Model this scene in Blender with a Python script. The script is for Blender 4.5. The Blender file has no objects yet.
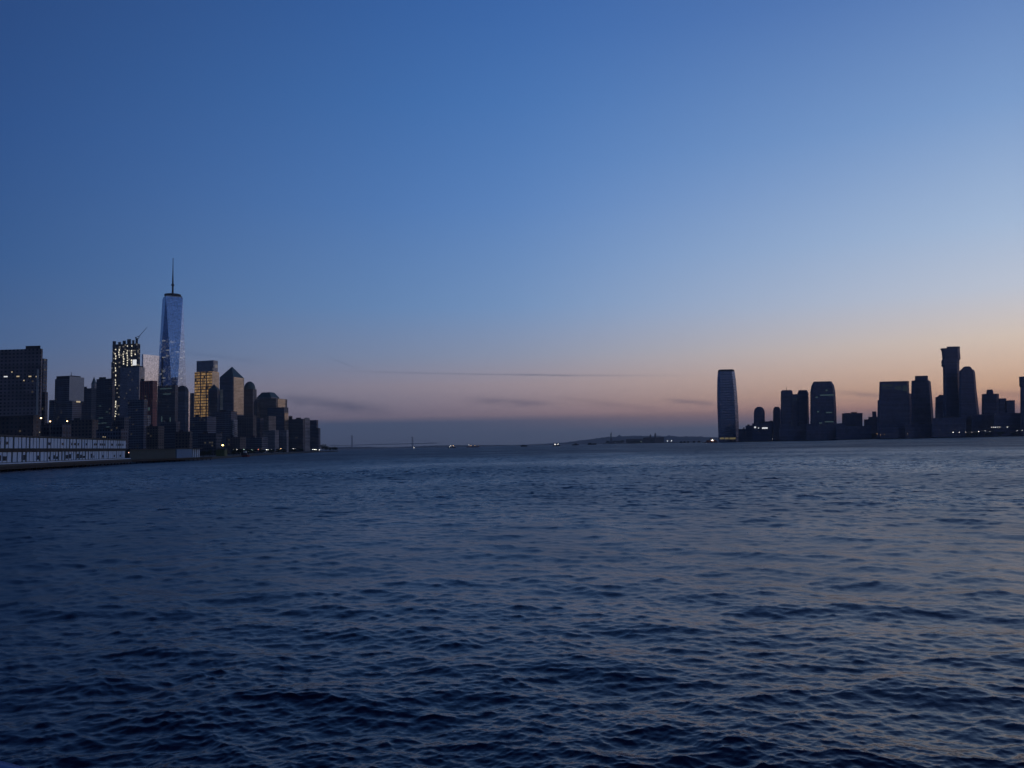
import bpy, bmesh, math, random
import numpy as np
from mathutils import Vector

random.seed(7)
R = math.radians
S = bpy.context.scene
COL = S.collection

# ------------------------------------------------------------------ camera
FPX, CX, CY = 796.4, 512.0, 384.0
EYE = np.array((0.0, 0.0, 6.0))
PITCH = math.atan((445.3 - CY) / FPX)
ROLL = math.atan(0.0225)
FWD = np.array((0, math.cos(PITCH), math.sin(PITCH)))
_r0 = np.array((1.0, 0, 0)); _u0 = np.array((0, -math.sin(PITCH), math.cos(PITCH)))
RIGHT = _r0 * math.cos(ROLL) - _u0 * math.sin(ROLL)
UP = _u0 * math.cos(ROLL) + _r0 * math.sin(ROLL)

def ray(px, py):
    return FWD + RIGHT * ((px - CX) / FPX) - UP * ((py - CY) / FPX)
def at(px, py, D):                       # the point D metres south of the boat on a sight line
    d = ray(px, py); return EYE + d * (D / d[1])
def ground(px, py, z=0.0):
    d = ray(px, py); return EYE + d * ((z - EYE[2]) / d[2])
def projx(P):
    d = np.asarray(P) - EYE
    return CX + FPX * d.dot(RIGHT) / d.dot(FWD)
def zat(px, py, D): return float(at(px, py, D)[2])
def horizon(px): return 445.3 - 0.0225 * (px - 512)

cam = bpy.data.cameras.new('camera'); camo = bpy.data.objects.new('camera', cam)
COL.objects.link(camo); S.camera = camo
cam.sensor_width = 36; cam.lens = FPX / 1024 * 36
cam.clip_start = 0.05; cam.clip_end = 60000
from mathutils import Matrix
camo.matrix_world = Matrix(((RIGHT[0], UP[0], -FWD[0], EYE[0]), (RIGHT[1], UP[1], -FWD[1], EYE[1]),
                            (RIGHT[2], UP[2], -FWD[2], EYE[2]), (0, 0, 0, 1)))

# ------------------------------------------------------------------ scene objects: helpers
def link_mesh(name, verts, faces, uvs=None, mats=(), parent=None, smooth=False):
    me = bpy.data.meshes.new(name)
    me.from_pydata([tuple(map(float, v)) for v in verts], [], faces)
    if uvs is not None:
        uvl = me.uv_layers.new(name='facade')
        flat = [c for uv in uvs for c in uv]
        uvl.data.foreach_set('uv', flat)
    for m in (mats if isinstance(mats, (list, tuple)) else [mats]): me.materials.append(m)
    if smooth: me.polygons.foreach_set('use_smooth', [True] * len(me.polygons))
    o = bpy.data.objects.new(name, me); COL.objects.link(o)
    if parent is not None:
        o.parent = parent
        o.matrix_parent_inverse = Matrix.Translation(-parent.location)
    return o
def thing(name, label, cat, loc, group=None):
    o = bpy.data.objects.new(name, None); COL.objects.link(o)
    o.location = tuple(map(float, loc)); o.empty_display_size = 1
    o['label'] = label; o['category'] = cat
    if group: o['group'] = group
    return o
def tag(o, label, cat, group=None):
    o['label'] = label; o['category'] = cat
    if group: o['group'] = group
    return o
def structure(o): o['kind'] = 'structure'; return o

def loft(rings):
    """rings: list of (polygon [(x,y)..], z), bottom to top, equal counts; returns verts, faces, uvs (u along wall, v up)"""
    n = len(rings[0][0]); V = []; F = []; UV = []
    for poly, z in rings:
        for p in poly: V.append((p[0], p[1], z))
    z0 = rings[0][1]
    per = [0.0]
    widest = max(rings, key=lambda r: sum(math.dist(r[0][i], r[0][(i + 1) % n]) for i in range(n)))[0]
    for i in range(n): per.append(per[-1] + math.dist(widest[i], widest[(i + 1) % n]))
    for k in range(len(rings) - 1):
        for i in range(n):
            j = (i + 1) % n
            F.append((k * n + i, k * n + j, (k + 1) * n + j, (k + 1) * n + i))
            za, zb = rings[k][1] - z0, rings[k + 1][1] - z0
            UV += [(per[i], za), (per[i + 1], za), (per[i + 1], zb), (per[i], zb)]
    F.append(tuple(range(n - 1, -1, -1))); UV += [(0, -50)] * n
    t = (len(rings) - 1) * n
    F.append(tuple(range(t, t + n))); UV += [(0, -50)] * n
    return V, F, UV
def ccw(poly):
    a = sum(poly[i][0] * poly[(i + 1) % len(poly)][1] - poly[(i + 1) % len(poly)][0] * poly[i][1] for i in range(len(poly)))
    return poly if a > 0 else poly[::-1]
def scaled(poly, s, c=None):
    if c is None: c = (sum(p[0] for p in poly) / len(poly), sum(p[1] for p in poly) / len(poly))
    return [(c[0] + (p[0] - c[0]) * s, c[1] + (p[1] - c[1]) * s) for p in poly]
def box_mesh(name, c, dims, ax, mat, parent=None):
    """box centred at c, dims (along ax, across, up)"""
    ax = np.array((ax[0], ax[1], 0.0)); ax /= np.linalg.norm(ax); ac = np.array((-ax[1], ax[0], 0))
    c = np.array(c, float); h = np.array(dims) / 2
    poly = ccw([tuple((c + ax * sx * h[0] + ac * sy * h[1])[:2]) for sx, sy in ((-1, -1), (1, -1), (1, 1), (-1, 1))])
    V, F, UV = loft([(poly, c[2] - h[2]), (poly, c[2] + h[2])])
    return link_mesh(name, V, F, UV, mat, parent)
def tube(p0, p1, r0, r1, n=8):
    p0 = np.array(p0, float); p1 = np.array(p1, float); d = p1 - p0; d /= np.linalg.norm(d)
    a = np.cross(d, (0, 0, 1) if abs(d[2]) < .9 else (1, 0, 0)); a /= np.linalg.norm(a); b = np.cross(d, a)
    V = []; F = []
    for p, r in ((p0, r0), (p1, r1)):
        for i in range(n):
            t = 2 * math.pi * i / n; V.append(p + a * math.cos(t) * r + b * math.sin(t) * r)
    for i in range(n):
        j = (i + 1) % n; F.append((i, j, n + j, n + i))
    F.append(tuple(range(n - 1, -1, -1))); F.append(tuple(range(n, 2 * n)))
    return V, F
def join(parts):
    V = []; F = []
    for v, f in parts:
        k = len(V); V += list(v); F += [tuple(i + k for i in q) for q in f]
    return V, F
def ball(c, r, seg=8, rings=6, sq=(1, 1, 1)):
    V = []; F = []
    V.append((c[0], c[1], c[2] - r * sq[2]))
    for k in range(1, rings):
        t = math.pi * k / rings - math.pi / 2
        for i in range(seg):
            a = 2 * math.pi * i / seg
            V.append((c[0] + r * sq[0] * math.cos(t) * math.cos(a), c[1] + r * sq[1] * math.cos(t) * math.sin(a), c[2] + r * sq[2] * math.sin(t)))
    V.append((c[0], c[1], c[2] + r * sq[2])); top = len(V) - 1
    for i in range(seg):
        j = (i + 1) % seg; F.append((0, 1 + j, 1 + i)); b = 1 + (rings - 2) * seg; F.append((b + i, b + j, top))
    for k in range(rings - 2):
        for i in range(seg):
            j = (i + 1) % seg; b = 1 + k * seg; F.append((b + i, b + j, b + seg + j, b + seg + i))
    return V, F

# ------------------------------------------------------------------ materials
def srgb(r, g, b):
    f = lambda c: (c / 255 / 12.92) if c / 255 <= .04045 else ((c / 255 + .055) / 1.055) ** 2.4
    return (f(r), f(g), f(b))
class NT:
    def __init__(s, nt): s.nt = nt
    def n(s, t, **kw):
        o = s.nt.nodes.new(t)
        for k, v in kw.items(): setattr(o, k, v)
        return o
    def put(s, sock, v):
        if hasattr(v, 'is_linked'): s.nt.links.new(v, sock)
        elif isinstance(v, (tuple, list)) and len(v) == 3 and sock.type == 'RGBA': sock.default_value = (*v, 1)
        else: sock.default_value = v
    def m(s, op, a, b=None, c=None, clamp=False):
        o = s.n('ShaderNodeMath', operation=op, use_clamp=clamp)
        s.put(o.inputs[0], a)
        if b is not None: s.put(o.inputs[1], b)
        if c is not None: s.put(o.inputs[2], c)
        return o.outputs[0]
    def mix(s, f, a, b, blend='MIX'):
        o = s.n('ShaderNodeMix', data_type='RGBA', blend_type=blend)
        s.put(o.inputs[0], f); s.put(o.inputs[6], a); s.put(o.inputs[7], b); return o.outputs[2]
    def mixf(s, f, a, b):
        o = s.n('ShaderNodeMix', data_type='FLOAT'); s.put(o.inputs[0], f); s.put(o.inputs[2], a); s.put(o.inputs[3], b); return o.outputs[0]
    def ramp(s, f, stops, interp='LINEAR'):
        o = s.n('ShaderNodeValToRGB'); cr = o.color_ramp; cr.interpolation = interp
        while len(cr.elements) < len(stops): cr.elements.new(0.5)
        for e, (p, c) in zip(cr.elements, stops): e.position = p; e.color = (*c, 1)
        s.put(o.inputs[0], f); return o.outputs[0]
def new_mat(name):
    m = bpy.data.materials.new(name); m.use_nodes = True
    t = NT(m.node_tree); b = m.node_tree.nodes['Principled BSDF']; return m, t, b
def plain(name, col, rough=.7, metal=0.0, var=.25, scale=.3, emit=None, strength=0):
    m, t, b = new_mat(name)
    tc = t.n('ShaderNodeTexCoord'); nz = t.n('ShaderNodeTexNoise'); nz.inputs['Scale'].default_value = scale; nz.inputs['Detail'].default_value = 5
    t.put(nz.inputs['Vector'], tc.outputs['Object'])
    c = t.mix(nz.outputs[0], tuple(x * (1 - var) for x in col), tuple(x * (1 + var) for x in col))
    t.put(b.inputs['Base Color'], c); b.inputs['Roughness'].default_value = rough; b.inputs['Metallic'].default_value = metal
    if emit: b.inputs['Emission Color'].default_value = (*emit, 1); b.inputs['Emission Strength'].default_value = strength
    return m
def facade(name, wall, glass=(.03, .04, .06), bay=3.2, floor=3.8, wu=.62, wv=.55, lit=.03, litcol=(1, .78, .45), strength=.5,
           wall_rough=.75, glass_rough=.12, glass_metal=.3, wall_metal=0.0, rows=0.0, lit_top=1e4):
    m, t, b = new_mat(name)
    uv = t.n('ShaderNodeUVMap', uv_map='facade'); sp = t.n('ShaderNodeSeparateXYZ'); t.put(sp.inputs[0], uv.outputs[0])
    oi = t.n('ShaderNodeObjectInfo')
    u = t.m('DIVIDE', sp.outputs[0], bay); v = t.m('DIVIDE', sp.outputs[1], floor)
    fu = t.m('FRACT', u); fv = t.m('FRACT', v); iu = t.m('FLOOR', u); iv = t.m('FLOOR', v)
    win = t.m('MULTIPLY', t.m('LESS_THAN', fu, wu), t.m('LESS_THAN', fv, wv))
    win = t.m('MULTIPLY', win, t.m('GREATER_THAN', sp.outputs[1], 0.0))
    cell = t.n('ShaderNodeCombineXYZ'); t.put(cell.inputs[0], iu); t.put(cell.inputs[1], iv); t.put(cell.inputs[2], t.m('MULTIPLY', oi.outputs['Random'], 97.0))
    wn = t.n('ShaderNodeTexWhiteNoise', noise_dimensions='3D'); t.put(wn.inputs['Vector'], cell.outputs[0])
    on = t.m('LESS_THAN', wn.outputs[0], lit)
    if rows:
        rc = t.n('ShaderNodeCombineXYZ'); t.put(rc.inputs[0], t.m('FLOOR', t.m('DIVIDE', iu, 7.0))); t.put(rc.inputs[1], iv); t.put(rc.inputs[2], t.m('MULTIPLY', oi.outputs['Random'], 31.0))
        wr = t.n('ShaderNodeTexWhiteNoise', noise_dimensions='3D'); t.put(wr.inputs['Vector'], rc.outputs[0])
        on = t.m('MAXIMUM', on, t.m('LESS_THAN', wr.outputs[0], rows))
    on = t.m('MULTIPLY', on, t.m('LESS_THAN', sp.outputs[1], lit_top))
    sepc = t.n('ShaderNodeSeparateColor'); t.put(sepc.inputs[0], wn.outputs['Color'])
    tc = t.n('ShaderNodeTexCoord'); nz = t.n('ShaderNodeTexNoise'); nz.inputs['Scale'].default_value = .05; nz.inputs['Detail'].default_value = 6
    t.put(nz.inputs['Vector'], tc.outputs['Object'])
    gc = t.n('ShaderNodeCombineXYZ'); t.put(gc.inputs[0], t.m('FLOOR', t.m('DIVIDE', sp.outputs[0], 9.0))); t.put(gc.inputs[1], t.m('FLOOR', t.m('DIVIDE', sp.outputs[1], 15.0))); t.put(gc.inputs[2], t.m('MULTIPLY', oi.outputs['Random'], 51.0))
    gn = t.n('ShaderNodeTexWhiteNoise', noise_dimensions='3D'); t.put(gn.inputs['Vector'], gc.outputs[0])
    fb = t.n('ShaderNodeTexWhiteNoise', noise_dimensions='1D'); t.put(fb.inputs['W'], t.m('ADD', iv, t.m('MULTIPLY', oi.outputs['Random'], 77.0)))
    wv_ = t.m('ADD', t.m('MULTIPLY', nz.outputs[0], .4), t.m('ADD', t.m('MULTIPLY', gn.outputs[0], .35), t.m('MULTIPLY', fb.outputs[0], .45)))
    wcol = t.mix(wv_, tuple(x * .5 for x in wall), tuple(x * 1.5 for x in wall))
    gcol = t.mix(sepc.outputs[1], tuple(x * .7 for x in glass), tuple(x * 1.3 for x in glass))
    t.put(b.inputs['Base Color'], t.mix(win, wcol, gcol))
    t.put(b.inputs['Roughness'], t.mixf(win, wall_rough, glass_rough)); t.put(b.inputs['Metallic'], t.mixf(win, wall_metal, glass_metal))
    t.put(b.inputs['Emission Color'], t.mix(sepc.outputs[2], litcol, tuple(min(1, x * f) for x, f in zip(litcol, (1, 1.12, 1.4)))))
    t.put(b.inputs['Emission Strength'], t.m('MULTIPLY', t.m('MULTIPLY', win, on), t.m('MULTIPLY_ADD', sepc.outputs[0], strength, strength * .4)))
    return m
def emit(name, col, s):
    m, t, b = new_mat(name); b.inputs['Base Color'].default_value = (.05, .05, .05, 1)
    b.inputs['Emission Color'].default_value = (*col, 1); b.inputs['Emission Strength'].default_value = s; return m

M = dict(
    dark=facade('dark_office_facade', (.07, .08, .105), bay=3.4, lit=.03, strength=.10),
    slate=facade('slate_office_facade', (.10, .115, .155), bay=3.0, lit=.03, strength=.10),
    brown=facade('brown_brick_facade', (.11, .09, .085), bay=4.2, floor=3.4, wu=.45, wv=.5, lit=.03, strength=.10),
    red=facade('red_brick_facade', (.27, .075, .065), bay=5, floor=3.4, wu=.5, wv=.55, lit=.02, strength=.25),
    afterglow_tan=facade('afterglow_tan_glazing', (.38, .32, .25), glass=(.32, .28, .23), bay=3, floor=3.8, wu=.6, wv=.6, lit=.0, wall_metal=.75, glass_metal=.9, wall_rough=.32, glass_rough=.22),  # tan glazing for west sides only, the afterglow put into its colour
    tanstone=facade('brown_stone_facade', (.22, .17, .14), bay=3.0, floor=3.7, wu=.45, wv=.45, lit=.01, strength=.1),
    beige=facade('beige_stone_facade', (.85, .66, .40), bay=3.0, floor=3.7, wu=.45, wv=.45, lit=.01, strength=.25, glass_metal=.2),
    grey=facade('grey_stone_facade', (.24, .23, .24), bay=3.4, floor=3.6, wu=.5, wv=.5, lit=.015, strength=.25, glass_metal=.2),
    jersey=facade('dark_river_facade', (.075, .085, .155), glass=(.06, .075, .14), bay=3.2, lit=.045, strength=.06, glass_metal=.3),
    jglass=facade('dark_blue_glass_facade', (.07, .09, .14), glass=(.14, .19, .31), bay=2.2, floor=9.0, wu=.85, wv=.82, lit=.01, strength=.05, glass_metal=.75, wall_metal=.6, wall_rough=.3, glass_rough=.15),
    mirror=facade('blue_mirror_glass', (.20, .25, .34), glass=(.42, .5, .66), bay=1.6, floor=4.0, wu=.9, wv=.8, lit=.0, strength=.3, wall_metal=.8, glass_metal=.95, glass_rough=.06, wall_rough=.3),
    tower=facade('tall_tower_glass', (.12, .17, .29), glass=(.26, .36, .61), bay=1.7, floor=4.1, wu=.9, wv=.82, lit=.13, rows=.05, lit_top=285, litcol=(.95, .9, .75), strength=.14, wall_metal=.8, glass_metal=.95, glass_rough=.05, wall_rough=.3),
    pink=facade('pale_mirror_glass', (.38, .43, .52), glass=(.46, .51, .60), bay=1.6, floor=4.0, wu=.92, wv=.86, lit=.0, strength=.1, wall_metal=.9, glass_metal=.98, glass_rough=.08, wall_rough=.3),
    gold=facade('golden_lit_office_floors', (.22, .17, .11), glass=(.1, .08, .05), bay=4.5, floor=7.8, wu=.92, wv=.68, lit=.96, litcol=(1, .55, .18), strength=.24),
    frame=facade('unfinished_concrete_floors', (.10, .09, .085), glass=(.03, .03, .035), bay=6, floor=4.2, wu=.8, wv=.75, lit=.10, litcol=(1, .85, .6), strength=.35, glass_metal=0, glass_rough=.7),
    mauve=facade('mauve_brick_facade', (.19, .16, .175), bay=4.6, floor=4.0, wu=.5, wv=.5, lit=.02, strength=.08),
    blueglass=facade('grey_blue_glass_facade', (.10, .11, .14), glass=(.2, .23, .3), bay=2.4, floor=3.8, wu=.8, wv=.7, lit=.015, rows=.01, strength=.2, glass_metal=.7, glass_rough=.15),
)
M.update(
    roofdark=plain('dark_roofing', (.05, .05, .055), .8), copper=plain('weathered_copper_roof', (.06, .10, .10), .6, .2),
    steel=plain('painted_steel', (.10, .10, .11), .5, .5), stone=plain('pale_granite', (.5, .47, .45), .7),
    concrete=plain('dark_wet_concrete', (.07, .065, .06), .85), timber=plain('dark_fender_timber', (.035, .025, .02), .9),
    white=plain('weathered_white_paint', (.50, .60, .74), .6, var=.22, scale=.12), teal=plain('faded_teal_siding', (.022, .04, .045), .7),
    bluewall=plain('pale_blue_siding', (.08, .17, .30), .6), darkglass=plain('dark_window_glass', (.015, .02, .03), .12),
    land=plain('dark_waterfront_ground', (.05, .05, .048), .9, scale=.01), hill=plain('wooded_hill', (.022, .024, .024), .95, scale=.004),
    island=plain('island_ground', (.03, .032, .028), .95, scale=.01), bark=plain('bark', (.05, .04, .03), .9), leaf=plain('dark_foliage', (.03, .045, .022), .9, var=.5, scale=1.2),
    greystone=plain('dark_weathered_granite', (.14, .13, .13), .8), verdigris=plain('verdigris_copper', (.12, .24, .20), .7), bridge=plain('grey_green_bridge_steel', (.22, .25, .25), .6),
    hullblack=plain('black_hull_paint', (.02, .02, .025), .4), brickred=plain('maroon_brick', (.24, .05, .045), .8), hullred=plain('rust_red_hull_paint', (.16, .03, .025), .5),
    shipwhite=plain('ship_white_paint', (.75, .75, .74), .45), orange=plain('orange_ship_paint', (.45, .14, .03), .5),
    railblue=plain('blue_gloss_boat_paint', (.02, .07, .30), .3, var=.08, scale=3), deck=plain('grey_deck_paint', (.08, .09, .10), .7, scale=2),
    lampwhite=emit('white_lamp', (1, .95, .88), 9), lampwarm=emit('warm_lamp', (1, .55, .24), 12), lampyellow=emit('yellow_lamp', (1, .68, .2), 26),
    lampgreen=emit('pale_green_lamp', (.7, 1, .8), 5), lampred=emit('red_lamp', (1, .25, .18), 5), worklight=emit('work_light', (1, .92, .72), 1.1),
    winwarm=emit('lit_window_warm', (1, .8, .5), .5), winwhite=emit('lit_window_white', (.95, .97, 1), .8), winlobby=emit('lit_lobby_glass', (1, .82, .38), .12),
    wincrown=emit('faint_crown_light', (.4, .6, .6), .02), winteal=emit('dim_teal_crown_light', (.35, .6, .62), .08),
)

# ------------------------------------------------------------------ sky
SUN_AZ, SUN_EL = 75.0, 1.5            # degrees right of the view axis (+Y), above the horizon
w = bpy.data.worlds.new('World'); S.world = w; w.use_nodes = True
t = NT(w.node_tree); bg = w.node_tree.nodes['Background']
tc = t.n('ShaderNodeTexCoord'); sp = t.n('ShaderNodeSeparateXYZ'); t.put(sp.inputs[0], tc.outputs['Generated'])
dx, dy, dz = sp.outputs
el = t.m('MULTIPLY', t.m('ARCSINE', dz), 180 / math.pi)                       # elevation, degrees
elp = t.m('MAXIMUM', el, 0.0)
fe = t.m('SQRT', t.m('DIVIDE', elp, 90.0))
hor = t.m('MAXIMUM', t.m('SQRT', t.m('ADD', t.m('MULTIPLY', dx, dx), t.m('MULTIPLY', dy, dy))), 1e-4)
c_az = t.m('DIVIDE', t.m('ADD', t.m('MULTIPLY', dx, math.sin(R(SUN_AZ))), t.m('MULTIPLY', dy, math.cos(R(SUN_AZ)))), hor)
az = t.m('MULTIPLY', t.m('ARCTAN2', dx, dy), 180 / math.pi)
G = 1.0
def stops(lst): return [(math.sqrt(e / 90), tuple(G * x for x in srgb(*c))) for e, c in lst]
SKY_A = stops([(0, (52, 60, 84)), (3, (66, 70, 100)), (8, (56, 78, 120)), (20, (34, 58, 104)), (45, (14, 28, 62)), (90, (8, 18, 44))])
SKY_L = stops([(0, (72, 78, 102)), (2.0, (82, 94, 124)), (4, (100, 114, 146)), (7, (78, 106, 152)), (12, (60, 96, 150)), (20, (48, 84, 142)), (30, (40, 71, 126)), (48, (15, 30, 66)), (90, (9, 20, 48))])
SKY_C = stops([(0, (88, 98, 122)), (1.75, (95, 110, 140)), (2.2, (164, 144, 158)), (4.4, (178, 162, 172)), (6.5, (152, 164, 192)), (10, (122, 158, 206)), (17, (94, 138, 200)), (24, (74, 122, 188)), (30, (62, 108, 176)), (48, (32, 58, 112)), (90, (10, 22, 52))])
SKY_R = stops([(0, (100, 110, 132)), (.9, (122, 124, 142)), (1.45, (196, 154, 148)), (1.9, (246, 184, 154)), (3.0, (255, 204, 164)), (6, (244, 222, 204)), (9, (210, 216, 230)), (13, (178, 200, 230)), (20, (132, 166, 214)), (28, (94, 130, 190)), (33, (80, 114, 174)), (48, (44, 74, 132)), (90, (11, 24, 56))])
SKY_S = stops([(0, (220, 164, 140)), (2, (238, 194, 176)), (4, (230, 198, 190)), (8, (204, 200, 214)), (14, (156, 174, 212)), (24, (104, 136, 192)), (50, (36, 64, 120)), (90, (10, 22, 54))])
def azmix(lo, hi, a, b):
    f = t.n('ShaderNodeMapRange', interpolation_type='LINEAR'); t.put(f.inputs[0], c_az); f.inputs[1].default_value = lo; f.inputs[2].default_value = hi
    return t.mix(f.outputs[0], a, b)
# smooth blend along the horizon through the left, middle and right colours (a parabola through three bearings)
def vs(c, k):
    o = t.n('ShaderNodeVectorMath', operation='SCALE'); t.put(o.inputs[0], c); t.put(o.inputs['Scale'], k); return o.outputs[0]
def va(a, b_, op='ADD'):
    o = t.n('ShaderNodeVectorMath', operation=op); t.put(o.inputs[0], a); t.put(o.inputs[1], b_); return o.outputs[0]
def maprange(x, a, b_):
    f = t.n('ShaderNodeMapRange'); t.put(f.inputs[0], x); f.inputs[1].default_value = a; f.inputs[2].default_value = b_; return f.outputs[0]
uu = t.m('ADD', maprange(c_az, -0.31, 0.26), maprange(c_az, 0.26, 0.74))          # 0 left, 1 middle, 2 right
def soft(x, a):                           # max(0, x - a) with a rounded corner
    d = t.m('SUBTRACT', x, a); return t.m('MULTIPLY', t.m('ADD', d, t.m('SQRT', t.m('MULTIPLY_ADD', d, d, .06))), .5)
wR = t.m('SUBTRACT', soft(uu, 1.0), .045, clamp=True); wL = t.m('SUBTRACT', soft(t.m('SUBTRACT', 2.0, uu), 1.0), .045, clamp=True)
wC = t.m('SUBTRACT', 1.0, t.m('ADD', wR, wL), clamp=True)
sky = va(va(vs(t.ramp(fe, SKY_L), wL), vs(t.ramp(fe, SKY_C), wC)), vs(t.ramp(fe, SKY_R), wR))
sky = azmix(-0.31, -1.0, sky, t.ramp(fe, SKY_A))
sky = azmix(0.74, 1.0, sky, t.ramp(fe, SKY_S))
# thin cloud streaks and a short contrail, far off over the horizon
nz = t.n('ShaderNodeTexNoise'); nz.inputs['Scale'].default_value = 1.0; nz.inputs['Detail'].default_value = 5; nz.inputs['Roughness'].default_value = .62
cv = t.n('ShaderNodeCombineXYZ'); t.put(cv.inputs[0], t.m('MULTIPLY', az, .55)); t.put(cv.inputs[1], t.m('MULTIPLY', el, 2.8)); t.put(nz.inputs['Vector'], cv.outputs[0])
def az_el(px, py):
    d = ray(px, py); d = d / np.linalg.norm(d); return math.degrees(math.atan2(d[0], d[1])), math.degrees(math.asin(d[2]))
def streak(sky, p0, p1, half, col, amt, noise=1.0):
    a0, e0 = az_el(*p0); a1, e1 = az_el(*p1); hx = abs(a1 - a0) / 2
    slope = (e1 - e0) / (a1 - a0)
    x = t.m('SUBTRACT', az, (a0 + a1) / 2)
    y = t.m('SUBTRACT', t.m('SUBTRACT', el, (e0 + e1) / 2), t.m('MULTIPLY', x, slope))
    y = t.m('ADD', y, t.m('MULTIPLY', t.m('SUBTRACT', nz.outputs[0], .5), half * 1.2))
    g = t.m('EXPONENT', t.m('MULTIPLY', -1.0, t.m('ADD', t.m('POWER', t.m('ABSOLUTE', t.m('DIVIDE', x, hx)), 4.0), t.m('POWER', t.m('ABSOLUTE', t.m('DIVIDE', y, half)), 2.0))))
    k = t.m('MULTIPLY', g, t.m('MULTIPLY_ADD', t.m('SUBTRACT', nz.outputs[0], .35), 2.2 * noise, 1 - noise * .6, clamp=True))
    return t.mix(t.m('MULTIPLY', k, amt * .75, clamp=True), sky, tuple(G * v for v in srgb(*col)))
sky = streak(sky, (328, 357), (356, 368), .05, (88, 106, 140), .55, .5)
sky = streak(sky, (345, 371), (660, 375.5), .055, (108, 112, 138), .6, .4)
sky = streak(sky, (515, 374), (575, 376), .07, (104, 108, 134), .4, .8)
sky = streak(sky, (280, 398), (384, 410), .36, (84, 88, 116), .9, .9)
sky = streak(sky, (470, 400), (552, 404), .24, (104, 100, 124), .8, .9)
sky = streak(sky, (668, 400), (716, 404), .17, (124, 110, 128), .8, .9)
sky = streak(sky, (560, 398), (660, 410), .22, (128, 110, 124), .4, 1.0)
sky = streak(sky, (838, 392), (885, 396), .16, (150, 124, 130), .7, .9)
sky = streak(sky, (180, 352), (262, 362), .12, (78, 98, 136), .35, .9)
sky = streak(sky, (980, 392), (1060, 396), .2, (160, 122, 118), .5, .9)
nish = t.n('ShaderNodeTexSky', sky_type='NISHITA'); nish.sun_disc = False; nish.sun_elevation = R(SUN_EL); nish.sun_rotation = R(SUN_AZ); nish.ozone_density = 4
ns = t.n('ShaderNodeVectorMath', operation='SCALE'); t.put(ns.inputs[0], nish.outputs[0]); ns.inputs['Scale'].default_value = .25
sky = t.mix(.08, sky, ns.outputs[0])
north = maprange(dy, .1, -.6)                                    # the sky behind the boat is dimmed so the tower's glass reflects less
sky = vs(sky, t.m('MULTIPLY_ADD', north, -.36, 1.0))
below = t.m('LESS_THAN', el, -0.02)
sky = t.mix(below, sky, srgb(22, 30, 50))
sc10 = t.n('ShaderNodeVectorMath', operation='SCALE'); t.put(sc10.inputs[0], sky); sc10.inputs['Scale'].default_value = 10.0
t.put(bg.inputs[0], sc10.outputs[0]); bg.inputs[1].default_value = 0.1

sun = bpy.data.lights.new('afterglow_sun', 'SUN'); suno = bpy.data.objects.new('afterglow_sun', sun); COL.objects.link(suno)
sun.energy = .012; sun.angle = R(20); sun.color = (1, .72, .5)
sd = Vector((math.sin(R(SUN_AZ)), math.cos(R(SUN_AZ)), math.tan(R(3))))
suno.rotation_euler = sd.to_track_quat('Z', 'Y').to_euler()

# ------------------------------------------------------------------ haze
hz, ht, hb = new_mat('evening_haze')
hz.node_tree.nodes.remove(hb)
pv = ht.n('ShaderNodeVolumePrincipled'); pv.inputs['Color'].default_value = (.84, .87, .93, 1); pv.inputs['Density'].default_value = 5.5e-5
hz.node_tree.links.new(pv.outputs[0], hz.node_tree.nodes['Material Output'].inputs['Volume'])
poly = [(-18000, -17000), (18000, -17000), (18000, 17000), (-18000, 17000)]
V, F, UV = loft([(poly, -1.5), (poly, 600.0)])
hazeo = link_mesh('haze', V, F, None, hz); hazeo['kind'] = 'stuff'

# ------------------------------------------------------------------ water
def wave_tile(N, L, lam_lo, lam_hi, lam_peak, wind, seed, sigma, spread=2.0):
    rng = np.random.default_rng(seed)
    k = 2 * np.pi * np.fft.fftfreq(N, L / N); kx, ky = np.meshgrid(k, k, indexing='ij'); kk = np.hypot(kx, ky); kk[0, 0] = 1
    kp = 2 * np.pi / lam_peak
    cosw = (kx * wind[0] + ky * wind[1]) / kk
    P = np.exp(-(kp / kk) ** 2) / kk ** 4 * (np.abs(cosw) ** spread * .9 + .1)
    P *= (kk < 2 * np.pi / lam_lo) & (kk > 2 * np.pi / lam_hi)
    P[0, 0] = 0
    A = np.sqrt(P) * (rng.normal(size=(N, N)) + 1j * rng.normal(size=(N, N)))
    h = np.fft.ifft2(A); s = sigma / h.real.std()
    gx = np.fft.ifft2(-1j * kx / kk * A).real * s; gy = np.fft.ifft2(-1j * ky / kk * A).real * s
    return h.real * s, gx, gy
def sample(tile, L, x, y):
    N = tile.shape[0]; u = x / L * N; v = y / L * N
    i = np.floor(u).astype(np.int64); j = np.floor(v).astype(np.int64); fu = (u - i).astype(np.float32); fv = (v - j).astype(np.float32)
    i0 = i % N; i1 = (i + 1) % N; j0 = j % N; j1 = (j + 1) % N
    return (tile[i0, j0] * (1 - fu) * (1 - fv) + tile[i1, j0] * fu * (1 - fv) + tile[i0, j1] * (1 - fu) * fv + tile[i1, j1] * fu * fv)

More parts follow.
